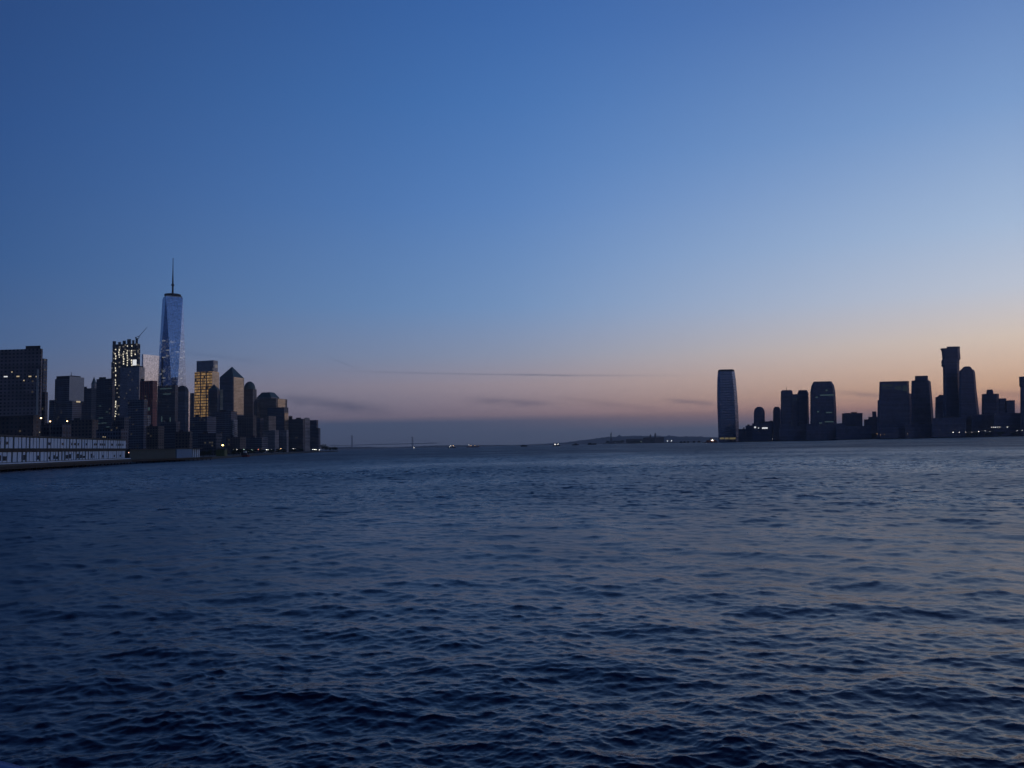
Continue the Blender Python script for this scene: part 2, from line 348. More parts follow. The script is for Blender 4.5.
def build_water():
    fine = np.arange(-45, 45.001, .075); coarse = np.arange(46.5, 314, 1.5)
    ang = np.radians(np.concatenate([fine, coarse])); nA = len(ang)
    rs = [1.0]; 
    while rs[-1] < 16400:
        r = rs[-1]
        if r < 9: st = .25
        elif r < 300: st = min(max(.035, .75 * r * r / 4776), .30)
        else: st = .30 + (r - 300) * .006
        rs.append(r + st)
    rs[-1] = 16400
    rs = np.array(rs); nR = len(rs)
    rr, aa = np.meshgrid(rs, ang, indexing='ij')
    x = rr * np.sin(aa); y = rr * np.cos(aa)
    step = np.gradient(rs)[:, None] * np.ones((1, nA))
    lat = rr * np.radians(.075); res = np.maximum(step, lat)
    th = R(17); c, s = math.cos(th), math.sin(th)
    z = np.zeros_like(x); ox = np.zeros_like(x); oy = np.zeros_like(x)
    specs = [  # N, L, lo, hi, peak, wind dir, seed, sigma, rotate, choppy
        (512, 181.0, 2.8, 26, 6.0, (-.25, -1), 21, .058, -6, .8),
        (1024, 71.0, .42, 9, 1.7, (-.45, -1), 3, .0265, 13, 1.2),
        (512, 14.0, .125, .52, 6.0, (.40, -1), 5, .0082, -27, 1.0),
        (512, 5.3, .05, .19, 6.0, (.1, -1), 8, .0024, 31, .6),
    ]
    lost = np.full_like(x, .03 ** 2)                       # slope variance of the ripples too small for the mesh
    for N, L, lo, hi, pk, wd, seed, sig, rot, chop in specs:
        wd = np.array(wd) / np.hypot(*wd)
        h, gx, gy = wave_tile(N, L, lo, hi, pk, wd, seed, sig)
        slope2 = (np.gradient(h, L / N, axis=0).var() + np.gradient(h, L / N, axis=1).var()) / 2
        th = R(rot); c, s = math.cos(th), math.sin(th)
        u = x * c + y * s + 1000; v = -x * s + y * c + 1000
        fade = np.clip((6.0 if lo > 2 else 1.5) / res, 0, 1) ** .55 if lo > .4 else np.clip(lo * 2.2 / (2 * res), 0, 1)
        lost += slope2 * (1 - fade ** 2)
        z += sample(h, L, u, v) * fade
        a = sample(gx, L, u, v) * fade * -chop; b = sample(gy, L, u, v) * fade * -chop
        ox += a * c - b * s; oy += a * s + b * c
    # slow variation of roughness of the river: gusts
    h, _, _ = wave_tile(256, 900.0, 60, 600, 200, (0, 1), 12, 1.0)
    z *= 1 + .22 * np.clip(sample(h, 900.0, x + 5000, y + 5000), -1.6, 1.6)
    near = np.clip((rr - 1.5) / 3, 0, 1); edge = np.clip((16000 - rr) / 3000, 0, 1)
    z = z * near * edge; x2 = x + ox * near * edge; y2 = y + oy * near * edge
    co = np.stack([x2, y2, z], -1).reshape(-1, 3)
    co = np.vstack([co, [[0, 0, 0]]]).astype(np.float32); ci = len(co) - 1
    i = np.arange(nR - 1)[:, None] * nA; j = np.arange(nA)[None, :]; j2 = (j + 1) % nA
    q = np.stack([i + j, i + nA + j, i + nA + j2, i + j2], -1).reshape(-1, 4)[:, ::-1]
    tri = np.stack([np.full(nA, ci), j[0], j2[0]], -1)[:, ::-1]
    me = bpy.data.meshes.new('river')
    me.vertices.add(len(co)); me.vertices.foreach_set('co', co.ravel())
    loops = np.concatenate([q.ravel(), tri.ravel()]).astype(np.int32); me.loops.add(len(loops)); me.loops.foreach_set('vertex_index', loops)
    starts = np.concatenate([np.arange(len(q)) * 4, len(q) * 4 + np.arange(len(tri)) * 3]).astype(np.int32)
    me.polygons.add(len(starts)); me.polygons.foreach_set('loop_start', starts)
    me.update(calc_edges=True); me.validate()
    me.polygons.foreach_set('use_smooth', np.ones(len(starts), bool))
    ar = me.attributes.new('ripple', 'FLOAT', 'POINT'); ar.data.foreach_set('value', np.append(np.sqrt(np.sqrt(2 * lost)).reshape(-1), .3).astype(np.float32))
    at_ = me.attributes.new('coarse', 'FLOAT', 'POINT')
    fw = np.clip((res - .2) / 1.6, 0, 1).reshape(-1); at_.data.foreach_set('value', np.append(fw, 0).astype(np.float32))
    print('river verts', len(co))
    m, t, b = new_mat('river_water')
    b.inputs['Base Color'].default_value = (.003, .008, .030, 1); b.inputs['IOR'].default_value = 1.333
    geo = t.n('ShaderNodeNewGeometry'); at2 = t.n('ShaderNodeAttribute', attribute_name='coarse')
    mp = t.n('ShaderNodeVectorMath', operation='MULTIPLY'); t.put(mp.inputs[0], geo.outputs['Position']); mp.inputs[1].default_value = (.55, 1.0, 0)
    n1 = t.n('ShaderNodeTexNoise'); n1.inputs['Scale'].default_value = .5; n1.inputs['Detail'].default_value = 6; n1.inputs['Roughness'].default_value = .62; t.put(n1.inputs['Vector'], mp.outputs[0])
    mp3 = t.n('ShaderNodeVectorMath', operation='MULTIPLY'); t.put(mp3.inputs[0], geo.outputs['Position']); mp3.inputs[1].default_value = (.014, .008, 0)
    n3 = t.n('ShaderNodeTexNoise'); n3.inputs['Scale'].default_value = 1.0; n3.inputs['Detail'].default_value = 5; n3.inputs['Roughness'].default_value = .65; t.put(n3.inputs['Vector'], mp3.outputs[0])   # gusts
    n2 = t.n('ShaderNodeTexNoise'); n2.inputs['Scale'].default_value = 5.5; n2.inputs['Detail'].default_value = 4; t.put(n2.inputs['Vector'], mp.outputs[0])
    at3 = t.n('ShaderNodeAttribute', attribute_name='ripple')
    t.put(b.inputs['Roughness'], t.m('MULTIPLY', at3.outputs['Fac'], t.m('ADD', t.m('MULTIPLY_ADD', n3.outputs[0], 1.2, .05), t.m('MULTIPLY', at2.outputs['Fac'], .35))))
    b.inputs['Specular IOR Level'].default_value = .43; b.inputs['Specular Tint'].default_value = (.66, .78, 1, 1)                # far waves are too small to see singly
    b1 = t.n('ShaderNodeBump'); b1.inputs['Distance'].default_value = .8; t.put(b1.inputs['Strength'], t.m('MULTIPLY', at2.outputs['Fac'], .9)); t.put(b1.inputs['Height'], n1.outputs[0])
    b2 = t.n('ShaderNodeBump'); b2.inputs['Distance'].default_value = .012; b2.inputs['Strength'].default_value = 1.0; t.put(b2.inputs['Height'], n2.outputs[0]); t.put(b2.inputs['Normal'], b1.outputs[0])
    t.put(b.inputs['Normal'], b2.outputs[0])
    me.materials.append(m)
    o = bpy.data.objects.new('water', me); COL.objects.link(o); structure(o)
build_water()

# ------------------------------------------------------------------ land
def slab(name, poly, z0, z1, mat):
    poly = ccw([tuple(p) for p in poly]); V, F, UV = loft([(poly, z0), (poly, z1)])
    return link_mesh(name, V, F, UV, mat)
def shore(px, D):                       # point of the shoreline on the sight line of column px
    p = at(px, horizon(px), D); return (p[0], p[1])
structure(slab('shore_ground', [(-2600, 470), shore(-60, 470), shore(60, 560), shore(150, 560), shore(205, 640), shore(240, 830), shore(262, 1110), shore(292, 1480), shore(322, 1900), shore(338, 2150), shore(330, 2700), (-1200, 3300), (-2600, 3300)], -1, 2.0, M['land']))
structure(slab('far_shore_ground', [shore(702, 2950), shore(740, 2760), shore(860, 2450), shore(1000, 2100), shore(1100, 1900), (3200, 1500), (3200, 3900), shore(708, 3600)], -1, 2.0, M['land']))

def terrain(name, px0, px1, D, prof, depth, mat, seed, rough=.1):
    """a ridge of hills: prof gives (column, row of the crest)"""
    rnd = np.random.default_rng(seed); n = 90; k = 9; V = []; F = []
    pxs = np.linspace(px0, px1, n)
    crest = np.interp(pxs, [p[0] for p in prof], [p[1] for p in prof])
    wob = np.convolve(rnd.normal(size=n + 8), np.ones(5) / 5, 'same')[4:4 + n]
    for a in range(n):
        H = max(zat(pxs[a], crest[a], D), .6) * (1 + rough * wob[a])
        for b in range(k):
            f = b / (k - 1); yy = D - depth * .5 + depth * f
            p = at(pxs[a], horizon(pxs[a]), D)
            xx = p[0] * yy / D
            s = math.sin(math.pi * f) ** .8 if 0 < f < 1 else 0
            V.append((xx, yy, -.8 + (H + .8) * s * (1 + .12 * rnd.normal() * (0 < f < 1) * (b != k // 2))))
    for a in range(n - 1):
        for b in range(k - 1): F.append((a * k + b, (a + 1) * k + b, (a + 1) * k + b + 1, a * k + b + 1))
    return structure(link_mesh(name, V, F, None, mat, smooth=True))
terrain('hills', 500, 760, 14200, [(500, 445.6), (545, 443.8), (566, 442.3), (585, 440.0), (605, 437.4), (625, 436.1), (660, 436.3), (690, 436.4), (712, 437.2), (760, 439)], 2000, M['hill'], 2, .05)
terrain('distant_shore', 322, 520, 13200, [(322, 447.6), (350, 446.8), (372, 446.9), (390, 447.3), (430, 445.7), (455, 445.2), (480, 445.0), (520, 445.0)], 1500, M['hill'], 4, .06)

# ------------------------------------------------------------------ buildings
LEFT_A = 14.0
GZ = 2.0
def corner(xl, xm, xr, ymid, D, a, back=None):
    C = at(xm, ymid, D)[:2]; a = R(a); u = np.array((-math.cos(a), math.sin(a))); v = np.array((math.sin(a), math.cos(a)))
    z = zat(xm, ymid, D)
    def solve(d, target):
        lo, hi = .0, 900.0; sgn = 1 if projx((*(C + d * 1), z)) > xm else -1
        for _ in range(50):
            m_ = (lo + hi) / 2
            if (projx((*(C + d * m_), z)) - target) * sgn < 0: lo = m_
            else: hi = m_
        return lo
    L1 = solve(u, xl) if xl < xm - .05 else (back or 25.0)
    L2 = solve(v, xr) if xr > xm + .05 else (back or 25.0)
    return C, u, v, L1, L2
def block(parent, name, xl, xm, xr, y1, D, mat, a=LEFT_A, y0=None, cap=None, capy=None, back=None, capmat=None, capname='roof'):
    """a wall block seen as front face xl..xm and side face xm..xr, its near edge at depth D"""
    yb = horizon(xm)
    C, u, v, L1, L2 = corner(xl, xm, xr, (y1 + yb) / 2, D, a, back)
    z1 = zat(xm, y1, D); z0 = GZ - .3 if y0 is None else zat(xm, y0, D)
    poly = ccw([tuple(C), tuple(C + u * L1), tuple(C + u * L1 + v * L2), tuple(C + v * L2)])
    V, F, UV = loft([(poly, z0), (poly, z1)])
    o = link_mesh(name, V, F, UV, mat, parent)
    if cap:
        zc = zat(xm, capy, D + 15); g = scaled(poly, .985)
        if cap == 'pyramid': rings = [(g, z1 + .02), (scaled(g, .02), zc)]
        elif cap == 'hip': rings = [(g, z1 + .02), (scaled(g, .55), zc)]
        elif cap == 'parapet': rings = [(scaled(poly, .9), z1 + .02), (scaled(poly, .9), zc)]
        elif cap == 'barrel':
            rings = []
            for k in range(8):
                th = k / 7 * math.pi / 2
                gg = [(g[i][0], g[i][1]) for i in range(4)]
                rings.append((scaled(gg, max(.06, math.cos(th))), z1 + .02 + (zc - z1) * math.sin(th)))
        elif cap == 'dome':
            cx = sum(p[0] for p in g) / 4; cy = sum(p[1] for p in g) / 4; rad = max(L1, L2) * .49; rings = []
            for k in range(8):
                th = k / 7 * math.pi / 2; rr = max(.03, math.cos(th)) * rad
                rings.append(([(cx + rr * math.cos(2 * math.pi * i / 20), cy + rr * math.sin(2 * math.pi * i / 20)) for i in range(20)], z1 + .02 + (zc - z1) * math.sin(th)))
        V, F, UV = loft(rings); link_mesh(capname, V, F, UV, capmat or M['roofdark'], parent)
    o['fc'] = list(map(float, (C[0], C[1], u[0], u[1], v[0], v[1])))
    return o
def on_face(wall, side, px, py):
    c = wall['fc']; C = np.array(c[:2]); d = np.array(c[2:4] if side == 'front' else c[4:6])
    n = np.array((d[1], -d[0])) if side == 'side' else np.array((-d[1], d[0]))
    n = n if n.dot(-C) > 0 else -n
    rd = ray(px, py); tt = n.dot(C) / n.dot(rd[:2])
    return EYE + rd * tt, d, n
def panel(parent, name, wall, side, px, py, wd, hg, mat, proud=.25):
    P, d, n = on_face(wall, side, px, py)
    return box_mesh(name, P + np.array((n[0], n[1], 0)) * (proud / 2 + .05), (wd, proud, hg), d, mat, parent)
def base(xm, D):
    p = at(xm, horizon(xm), D); return (p[0], p[1], GZ)
def building(label, xm, D, name='office_building', cat='building', group=None): return thing(name, label, cat, base(xm, D), group)
def rooftop(parent, px0, px1, y0, y1, D, mat=None, name='plant_room'):
    p0 = at(px0, y0 + 2.0, D); p1 = at(px1, y1, D); c = (p0 + p1) / 2
    hw = abs(p1[0] - p0[0]) / 2; sl = c[0] / c[1]
    poly = ccw([(c[0] + sl * y + x, c[1] + y) for x, y in ((-hw, 2), (hw, 2), (hw, 14), (-hw, 14))])
    V, F, UV = loft([(poly, p0[2]), (poly, p1[2])]); UV = [(q[0], -50) for q in UV]
    return link_mesh(name, V, F, UV, mat or M['roofdark'], parent)
def mast(parent, px, y0, y1, D, r0=.8, r1=.25, name='mast', mat=None):
    a = at(px, y0, D); b_ = at(px, y1, D); b_[0] = a[0]
    V, F = tube(a, b_, r0, r1); return link_mesh(name, V, F, None, mat or M['steel'], parent)

# A  big dark block at the picture's left edge
b = building('big dark office block rising behind the left end of the white pier shed', 40, 900)
w0 = block(b, 'tower', -55, 40.2, 41.6, 348.6, 900, M['mauve'], a=3); rooftop(b, 25.5, 40.5, 350.5, 345.4, 905)
block(b, 'wing', 40.6, 42.4, 46.4, 358.5, 915, M['slate'])
block(b, 'wing', 40.7, 44.5, 47.3, 392, 908, M['dark'])
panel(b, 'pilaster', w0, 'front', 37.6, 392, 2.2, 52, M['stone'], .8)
for px, py, wd in ((5.4, 376.6, 3.4), (6.8, 376.6, 1.8), (18, 376.4, 3.2), (30, 376.4, 3.0), (36.6, 376.6, 1.6), (12, 372, 1.2), (24, 380.5, 1.2)):
    panel(b, 'lit_window', w0, 'front', px, py, wd, 1.2, M['winwhite'] if px < 8 else M['winwarm'])
# B
b = building('grey slab tower with pale right side, right of the big dark office block', 72, 1500)
w0 = block(b, 'tower', 54.2, 72, 81.3, 378.3, 1500, M['slate'], capy=376.2, cap='parapet', capname='roof_cap')
block(b, 'wing', 48.6, 53.5, 55.2, 400, 1490, M['dark']); mast(b, 71.2, 377, 372.2, 1515, .8, .4)
panel(b, 'afterglow_pale_side', w0, 'side', 76.6, 389, 36, 46, M['stone'], .4)  # paler panel, afterglow on the west side painted in
panel(b, 'lit_window', w0, 'side', 78, 401.8, 9, 2.4, M['winwarm'], 1.2)
# C
b = building('dark flat-topped block between the grey slab tower and the wider dark glass block', 91, 1650); block(b, 'tower', 79.5, 91, 97, 388.2, 1650, M['dark']); rooftop(b, 82, 87, 388.4, 386.6, 1660)
b = building('slender pale tower whose pointed tip shows above the dark flat-topped block', 94, 2900)
block(b, 'tower', 90.6, 94, 96, 383.5, 2900, M['grey'], cap='pyramid', capy=376.8, capmat=M['copper'])
# D
b = building('wide dark glass block with faint lit floors, left of the unfinished tower', 112, 1480)
w0 = block(b, 'tower', 95.8, 112, 114.5, 378.4, 1480, M['dark']); rooftop(b, 99, 106, 378.6, 377, 1490)
for px, py, wd in ((101, 418, 10), (104, 423, 12), (99, 423.5, 6), (108, 427, 7), (107, 412, 5), (100, 406, 5)): panel(b, 'lit_floor', w0, 'front', px, py, wd, 1.3, M['winteal'])
# E unfinished tower with strings of lights, crane on top
b = building('unfinished tower hung with vertical strings of work lights, a crane on its roof', 137, 2300)
w0 = block(b, 'tower', 111.6, 136.4, 139.6, 343.5, 2300, M['frame'], a=8)
block(b, 'setback', 110.6, 112.6, 114, 362, 2296, M['frame'])
for k, (x0, x1, yy) in enumerate(((112.5, 116, 341), (118, 121, 341.8), (122.5, 126, 340.5), (127, 131, 339), (132, 134.5, 340), (135.4, 138, 338))): rooftop(b, x0, x1, 347, yy, 2306 + k, M['concrete'], 'column_head')
rr = random.Random(3)
for px, ya, yb_, dens in ((115.6, 349, 417, .62), (123.6, 347, 366, .8), (127.4, 346, 366, .8), (131.8, 346, 366, .7), (119.2, 350, 364, .5), (135, 352, 366, .5)):
    yy = ya
    while yy < yb_:
        if rr.random() < dens: panel(b, 'work_light', w0, 'front', px + rr.uniform(-.35, .35), yy, rr.uniform(1.4, 2.6), rr.uniform(2.5, 5.5), M['worklight'], 1.0)
        yy += 2.4
panel(b, 'lit_floor', w0, 'front', 134.6, 362.5, 12, 17, M['winwhite'])
P = at(138.4, 339, 2312)
cr = thing('tower_crane', 'tower crane with raised jib on the roof of the unfinished tower', 'crane', P)
tip = at(147, 327.3, 2312); knee = at(139.4, 336, 2312); tail = at(135.8, 337.4, 2312)
V, F = tube(P, knee, .9, .9, 6); link_mesh('crane_mast', V, F, None, M['steel'], cr)
V, F = tube(knee, tip, .75, .45, 6); link_mesh('jib', V, F, None, M['steel'], cr)
V, F = tube(knee, tail, .8, .8, 6); link_mesh('counter_jib', V, F, None, M['steel'], cr)
V, F = tube(tail + (0, 0, 1), tail - (0, 0, 3), 1.6, 1.6, 6); link_mesh('counterweight', V, F, None, M['concrete'], cr)
# F
b = building('grey-blue glass office block in front of the unfinished tower', 139, 1800)
block(b, 'tower', 119.4, 138.8, 144.2, 367, 1800, M['blueglass'], cap='parapet', capy=366.3)
# G pale mirror block
b = building('pale pink mirror-glass block between the unfinished tower and the spired skyscraper', 143, 2280)
w0 = block(b, 'tower', 141.2, 142.6, 159.2, 354.2, 2280, M['pink'], a=27)
b = building('dark red brick building standing in front of the pale pink mirror block', 152, 1700)
w0 = block(b, 'tower', 139.4, 152.5, 157, 380.6, 1700, M['red'])
for px in (144, 148.4, 151): panel(b, 'brick_pier', w0, 'front', px, 393, 2.2, 52, M['brickred'], .6)
panel(b, 'lit_window', w0, 'front', 149, 409, 5, 7, M['winteal'])
rooftop(b, 140.5, 144, 380.8, 378.5, 1708)
# H
b = building('dark square block right of the pier shed end, nearest the water on the left bank', 144, 1250)
block(b, 'tower', 127.4, 143.6, 147.4, 399.4, 1250, M['slate']); block(b, 'wing', 143.8, 147.6, 150.5, 415, 1262, M['grey'])
# J low neighbours of the skyscraper
b = building('dark banded block in front of the foot of the spired skyscraper', 175, 1900)
w0 = block(b, 'tower', 157.2, 174.8, 177.8, 385.2, 1900, M['dark'])
for px, py, h_ in ((161.8, 419, 13), (170.2, 419.5, 11)): panel(b, 'lit_window', w0, 'front', px, py, 2.6, h_, M['winteal'])
panel(b, 'lit_floor', w0, 'front', 166, 388.6, 34, 2.2, M['winteal']); panel(b, 'lit_floor', w0, 'front', 167, 394, 22, 2.0, M['winteal'])
b = building('dark building with curved roof beside the right foot of the spired skyscraper', 185, 2080)
block(b, 'tower', 175.8, 185, 188.4, 391, 2080, M['slate'], cap='barrel', capy=385.6)
b = building('thin pale slab seen edge-on in the gap left of the golden tower', 187, 2520); block(b, 'tower', 186.4, 187.1, 189.8, 391.5, 2520, M['pink'])
b = building('dark narrow block in the gap just left of the golden tower', 193, 2600); block(b, 'tower', 189, 193.5, 196.5, 393, 2600, M['slate'])

# I the spired skyscraper: square base, eight tapering triangles, square roof turned by 45 degrees
def skyscraper():
    D = 2330.0; Lb = 68.0
    ctr = at(171.6, 400, D + 40)[:2]; a = R(80); u = np.array((math.cos(a), math.sin(a))); v = np.array((-math.sin(a), math.cos(a)))
    B = [ctr + (u * sx + v * sy) * Lb / 2 for sx, sy in ((-1, -1), (1, -1), (1, 1), (-1, 1))]            # ccw from above
    b = building('tall spired glass skyscraper with tapering triangular faces, highest of all', 172, 2330, 'skyscraper')
    zp, zt = 57.0, zat(173, 297.3, D + 25)
    Tm = [ctr + ((B[i] + B[(i + 1) % 4]) / 2 - ctr) * .99 for i in range(4)]
    V = [(*p, zp) for p in B] + [(*p, zt) for p in Tm]
    F = []; UV = []
    H = zt - zp
    for i in range(4):
        j = (i + 1) % 4
        F.append((i, j, 4 + i)); UV += [(0, .0), (Lb, .0), (Lb / 2, H)]          # wide at the foot
        F.append((j, 4 + j, 4 + i)); UV += [(0, .0), (22, H), (-22, H)]          # wide at the top
    F.append((4, 5, 6, 7)); UV += [(0, -50)] * 4
    F.append((3, 2, 1, 0)); UV += [(0, -50)] * 4
    link_mesh('tower', V, F, UV, M['tower'], b)
    poly = [tuple(p) for p in B]
    V, F, UV = loft([(poly, GZ - .3), (poly, zp - .02)]); link_mesh('podium', V, F, UV, M['blueglass'], b)
    tp = [tuple(p) for p in Tm]
    zr = zat(173, 293.6, D + 25)
    V, F, UV = loft([(scaled(tp, .93), zt + .02), (scaled(tp, .93), zt + 4)]); link_mesh('parapet', V, F, UV, M['blueglass'], b)
    def circle(r): return [(ctr[0] + r * math.cos(2 * math.pi * i / 24), ctr[1] + r * math.sin(2 * math.pi * i / 24)) for i in range(24)]
    V, F, UV = loft([(circle(20), zt + 4.05), (circle(23.5), zr - 4), (circle(23.5), zr)]); link_mesh('antenna_ring', V, F, UV, M['roofdark'], b)
    zs = zat(173, 258, D + 25)
    sp_ = [(3.0, zr), (2.6, zr + 20), (2.0, zr + 45), (1.2, zr + 75), (.7, zs)]
    V, F, UV = loft([(scaled(circle(1), r), z) for r, z in sp_]); link_mesh('spire', V, F, UV, M['roofdark'], b)
    zc = zat(173, 284, D + 25)
    V, F, UV = loft([(circle(4.2), zc - 2.5), (circle(4.2), zc + 2.5)]); link_mesh('spire_collar', V, F, UV, M['roofdark'], b)
    bx = ball((ctr[0], ctr[1], zs + 1.5), 1.5); link_mesh('beacon', *bx, None, M['steel'], b)
skyscraper()

# K golden tower
b = building('golden tower of brightly lit floors with a dark blue crown', 213, 2200)
w0 = block(b, 'tower', 194.2, 213, 218.2, 371.4, 2200, M['gold'])
block(b, 'crown', 196.2, 213.2, 217.6, 360.2, 2203, M['blueglass'], y0=371.3)
panel(b, 'afterglow_side', w0, 'side', 215.5, 386, 32, 78, M['afterglow_tan'], .5)  # tan panel adds the afterglow's brightness to the west side
for px in (200.6, 206.4): panel(b, 'column', w0, 'front', px, 394, 2.6, 126, M['brown'], 1.0)
b = building('dark block with slanted top standing before the right half of the golden tower', 217, 2000)
block(b, 'tower', 208, 217, 219.6, 389.5, 2000, M['dark'], cap='pyramid', capy=384.5, capmat=M['copper'])
# M
b = building('tower with pyramid roof and beige right side, right of the golden tower', 233, 2120)
w0 = block(b, 'tower', 219.4, 232.8, 244, 376.6, 2120, M['slate'], cap='pyramid', capy=366.2, capmat=M['copper'])
panel(b, 'afterglow_side', w0, 'side', 238.6, 396, 46, 100, M['afterglow_tan'], .5)  # west side brightened by an afterglow-coloured panel
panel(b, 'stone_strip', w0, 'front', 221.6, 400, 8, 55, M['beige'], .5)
# N
b = building('dark domed tower behind the pyramid-roofed one', 253, 2300)
block(b, 'tower', 242.6, 252.8, 256.6, 389, 2300, M['dark'], cap='dome', capy=381.4, capmat=M['copper'])
# O
b = building('beige stepped tower with cut-off pyramid roof, left of the low end of the skyline', 277, 2080)
w0 = block(b, 'tower', 254.6, 276, 287.2, 398.3, 2080, M['tanstone'])
panel(b, 'afterglow_side', w0, 'side', 281.4, 404, 38, 26, M['afterglow_tan'], .5)  # panel tint stands in for afterglow on this side
block(b, 'crown', 256.6, 271, 279.4, 396.8, 2084, M['grey'], y0=398.2, cap='hip', capy=392.2, capmat=M['copper'])
block(b, 'shoulder', 253.6, 257, 259.5, 401, 2072, M['brown'])
b = building('dark block with pinkish right side in front of the beige stepped tower', 284, 1950)
w0 = block(b, 'tower', 267.4, 284.2, 288.4, 407.2, 1950, M['slate'])
panel(b, 'afterglow_side', w0, 'side', 286.3, 425, 18, 60, M['afterglow_tan'], .5)  # pinkish evening light carried by the panel's tan colour
b = building('tall narrow pinkish block in front of the dark one below the stepped tower', 268, 1880); block(b, 'tower', 267.2, 268.8, 276, 416, 1880, M['tanstone'])
b = building('low pale grey block at the water below the pinkish block', 277, 1790); block(b, 'tower', 262.6, 275, 278.8, 430.2, 1790, M['grey'])
b = building('low pale grey-green block right of the other low grey block', 287, 1830); block(b, 'tower', 279.6, 286.6, 288.6, 430.2, 1830, M['grey'])
# P, Q
b = building('dark wide block with pale right edge below the pyramid-roofed tower', 231, 1450); block(b, 'tower', 214.8, 231, 237, 411.2, 1450, M['slate']); rooftop(b, 219, 226, 411.4, 409.8, 1460)
panel(b, 'afterglow_pale_side', block(b, 'wing', 232, 233.5, 237.6, 420, 1446, M['grey']), 'side', 235.6, 434, 8, 40, M['grey'], .4)  # lighter grey stands for afterglow on the west face
b = building('brown block below the domed tower', 253, 1720); block(b, 'tower', 237.2, 253, 256.4, 415.4, 1720, M['brown'])
b = building('dark slab below the beige stepped tower, beside the brown block', 261, 1900); block(b, 'tower', 252.4, 260.5, 264, 418, 1900, M['dark'])
# R
b = building('dark broad block near the low end of the left skyline', 303, 1980)
block(b, 'tower', 288.2, 303, 305.2, 418.8, 1980, M['dark']); rooftop(b, 288.6, 292.4, 419, 416, 1990); rooftop(b, 296, 301, 419, 417.6, 1992)
b = building('pale narrow slab between the two dark blocks at the low end of the skyline', 305, 2040); block(b, 'tower', 304, 305.2, 310, 418.8, 2040, M['grey'], cap='barrel', capy=417.6, capmat=M['grey'])
b = building('last dark block of the left skyline with a lower step on its right', 317, 2080)
block(b, 'tower', 308.6, 316.6, 318.2, 420, 2080, M['slate']); block(b, 'shoulder', 316, 318.6, 320.4, 428, 2074, M['slate'])
# low fillers behind the pier
for (lab, xl, xm, xr, y1, D, mt, nm) in [
    ('low dark warehouse behind the left end of the white pier shed', -60, 33, 40, 415, 640, 'brown', 'warehouse'),
    ('low dark flat-roofed block behind the pier shed, below the grey slab tower', 38, 62, 71, 424.5, 690, 'dark', 'warehouse'),
    ('mid-rise dark block behind the pier shed, below the dark flat-topped block', 66, 92, 98, 419.5, 800, 'brown', 'apartment_building'),
    ('low dark block behind the right end of the white pier shed', 96, 121, 128, 429, 760, 'slate', 'warehouse'),
    ('dim mid-rise block below the grey-blue glass block', 112, 124, 129, 417, 1050, 'dark', 'apartment_building'),
    ('brownish mid-rise right of the dark square block near the water', 146, 158, 164, 426, 1080, 'brown', 'apartment_building'),
    ('dark mid-rise below the skyscraper, left of the pale blue pier building', 160, 176, 180, 421.5, 1180, 'dark', 'apartment_building'),
    ('small brown block with lit right edge just above the pale blue pier building', 175, 189.5, 192.4, 431.5, 900, 'brown', 'apartment_building'),
    ('dark mid-rise below the golden tower', 190, 207, 216, 416.5, 1330, 'slate', 'apartment_building'),
    ('low dark block behind the yellow quayside lamp', 198, 216, 222, 433, 1000, 'dark', 'apartment_building'),
    ('brown low block at the water, right of the yellow quayside lamp', 226, 240, 246, 437, 1150, 'brown', 'apartment_building'),
    ('long low dark block along the water below the dark slab', 246, 262, 268, 437.5, 1500, 'slate', 'apartment_building'),
]:
    b = building(lab, xm, D, nm); block(b, 'walls', xl, xm, xr, y1, D, M[mt])
    rooftop(b, xl + (xm - xl) * .3, xl + (xm - xl) * .55, y1 + .2, y1 - 1.6, D + 6)

# ------------------------------------------------------------------ towers on the right bank
def silhouette(parent, name, rows, D, mat, depth=None, cham=.14, floating=False):
    """an upright body: rows (row, left column, right column) from the top down"""
    rings = []; n = None
    mid = at((rows[-1][1] + rows[-1][2]) / 2, horizon(rows[-1][1]), D); bw = None
    for (y, xl, xr) in rows[::-1]:
        a = at(xl, y, D); c = at(xr, y, D); wd = (c[0] - a[0]) / 2; cx = (a[0] + c[0]) / 2
        if bw is None: bw = wd
        dp = depth / 2 if depth else min(max(wd, 9), 26)
        dp *= min(1, .35 + .65 * wd / bw)
        k = cham * min(wd, dp) * 2
        sl = mid[0] / D                                    # the body recedes along the street, away from the river
        poly = [(x + sl * y, D + y) for x, y in ((cx - wd, k), (cx - wd + k, 0), (cx + wd - k, 0), (cx + wd, k), (cx + wd, 2 * dp - k), (cx + wd - k, 2 * dp), (cx - wd + k, 2 * dp), (cx - wd, 2 * dp - k))]
        rings.append((poly, a[2] if y < horizon(xl) + 1 else GZ - .3))
    if not floating: rings[0] = (rings[0][0], GZ - .3)
    V, F, UV = loft(rings); return link_mesh(name, V, F, UV, mat, parent)
def flat_panel(parent, name, x0, x1, y0, y1, D, mat, proud=.4):
    a = at(x0, y0, D); c = at(x1, y1, D); m_ = (a + c) / 2
    return box_mesh(name, (m_[0], D - proud / 2 - .05, m_[2]), (abs(c[0] - a[0]), proud, abs(c[2] - a[2])), (1, 0), mat, parent)
J, JG = M['jersey'], M['jglass']
b = building('tall bowed glass tower standing apart at the left end of the right-hand skyline', 728, 2760, 'office_tower')
silhouette(b, 'tower', [(371.4, 717.8, 734.6), (380, 717.2, 735.8), (392, 717.0, 737.0), (406, 717.2, 738.0), (422, 717.8, 738.8), (440, 718.4, 739.2)], 2760, JG, 55, .2)
silhouette(b, 'crown', [(369.5, 719.4, 733.0), (370.1, 718.2, 734.2), (371.35, 717.9, 734.5)], 2762, M['roofdark'], 46, floating=True)
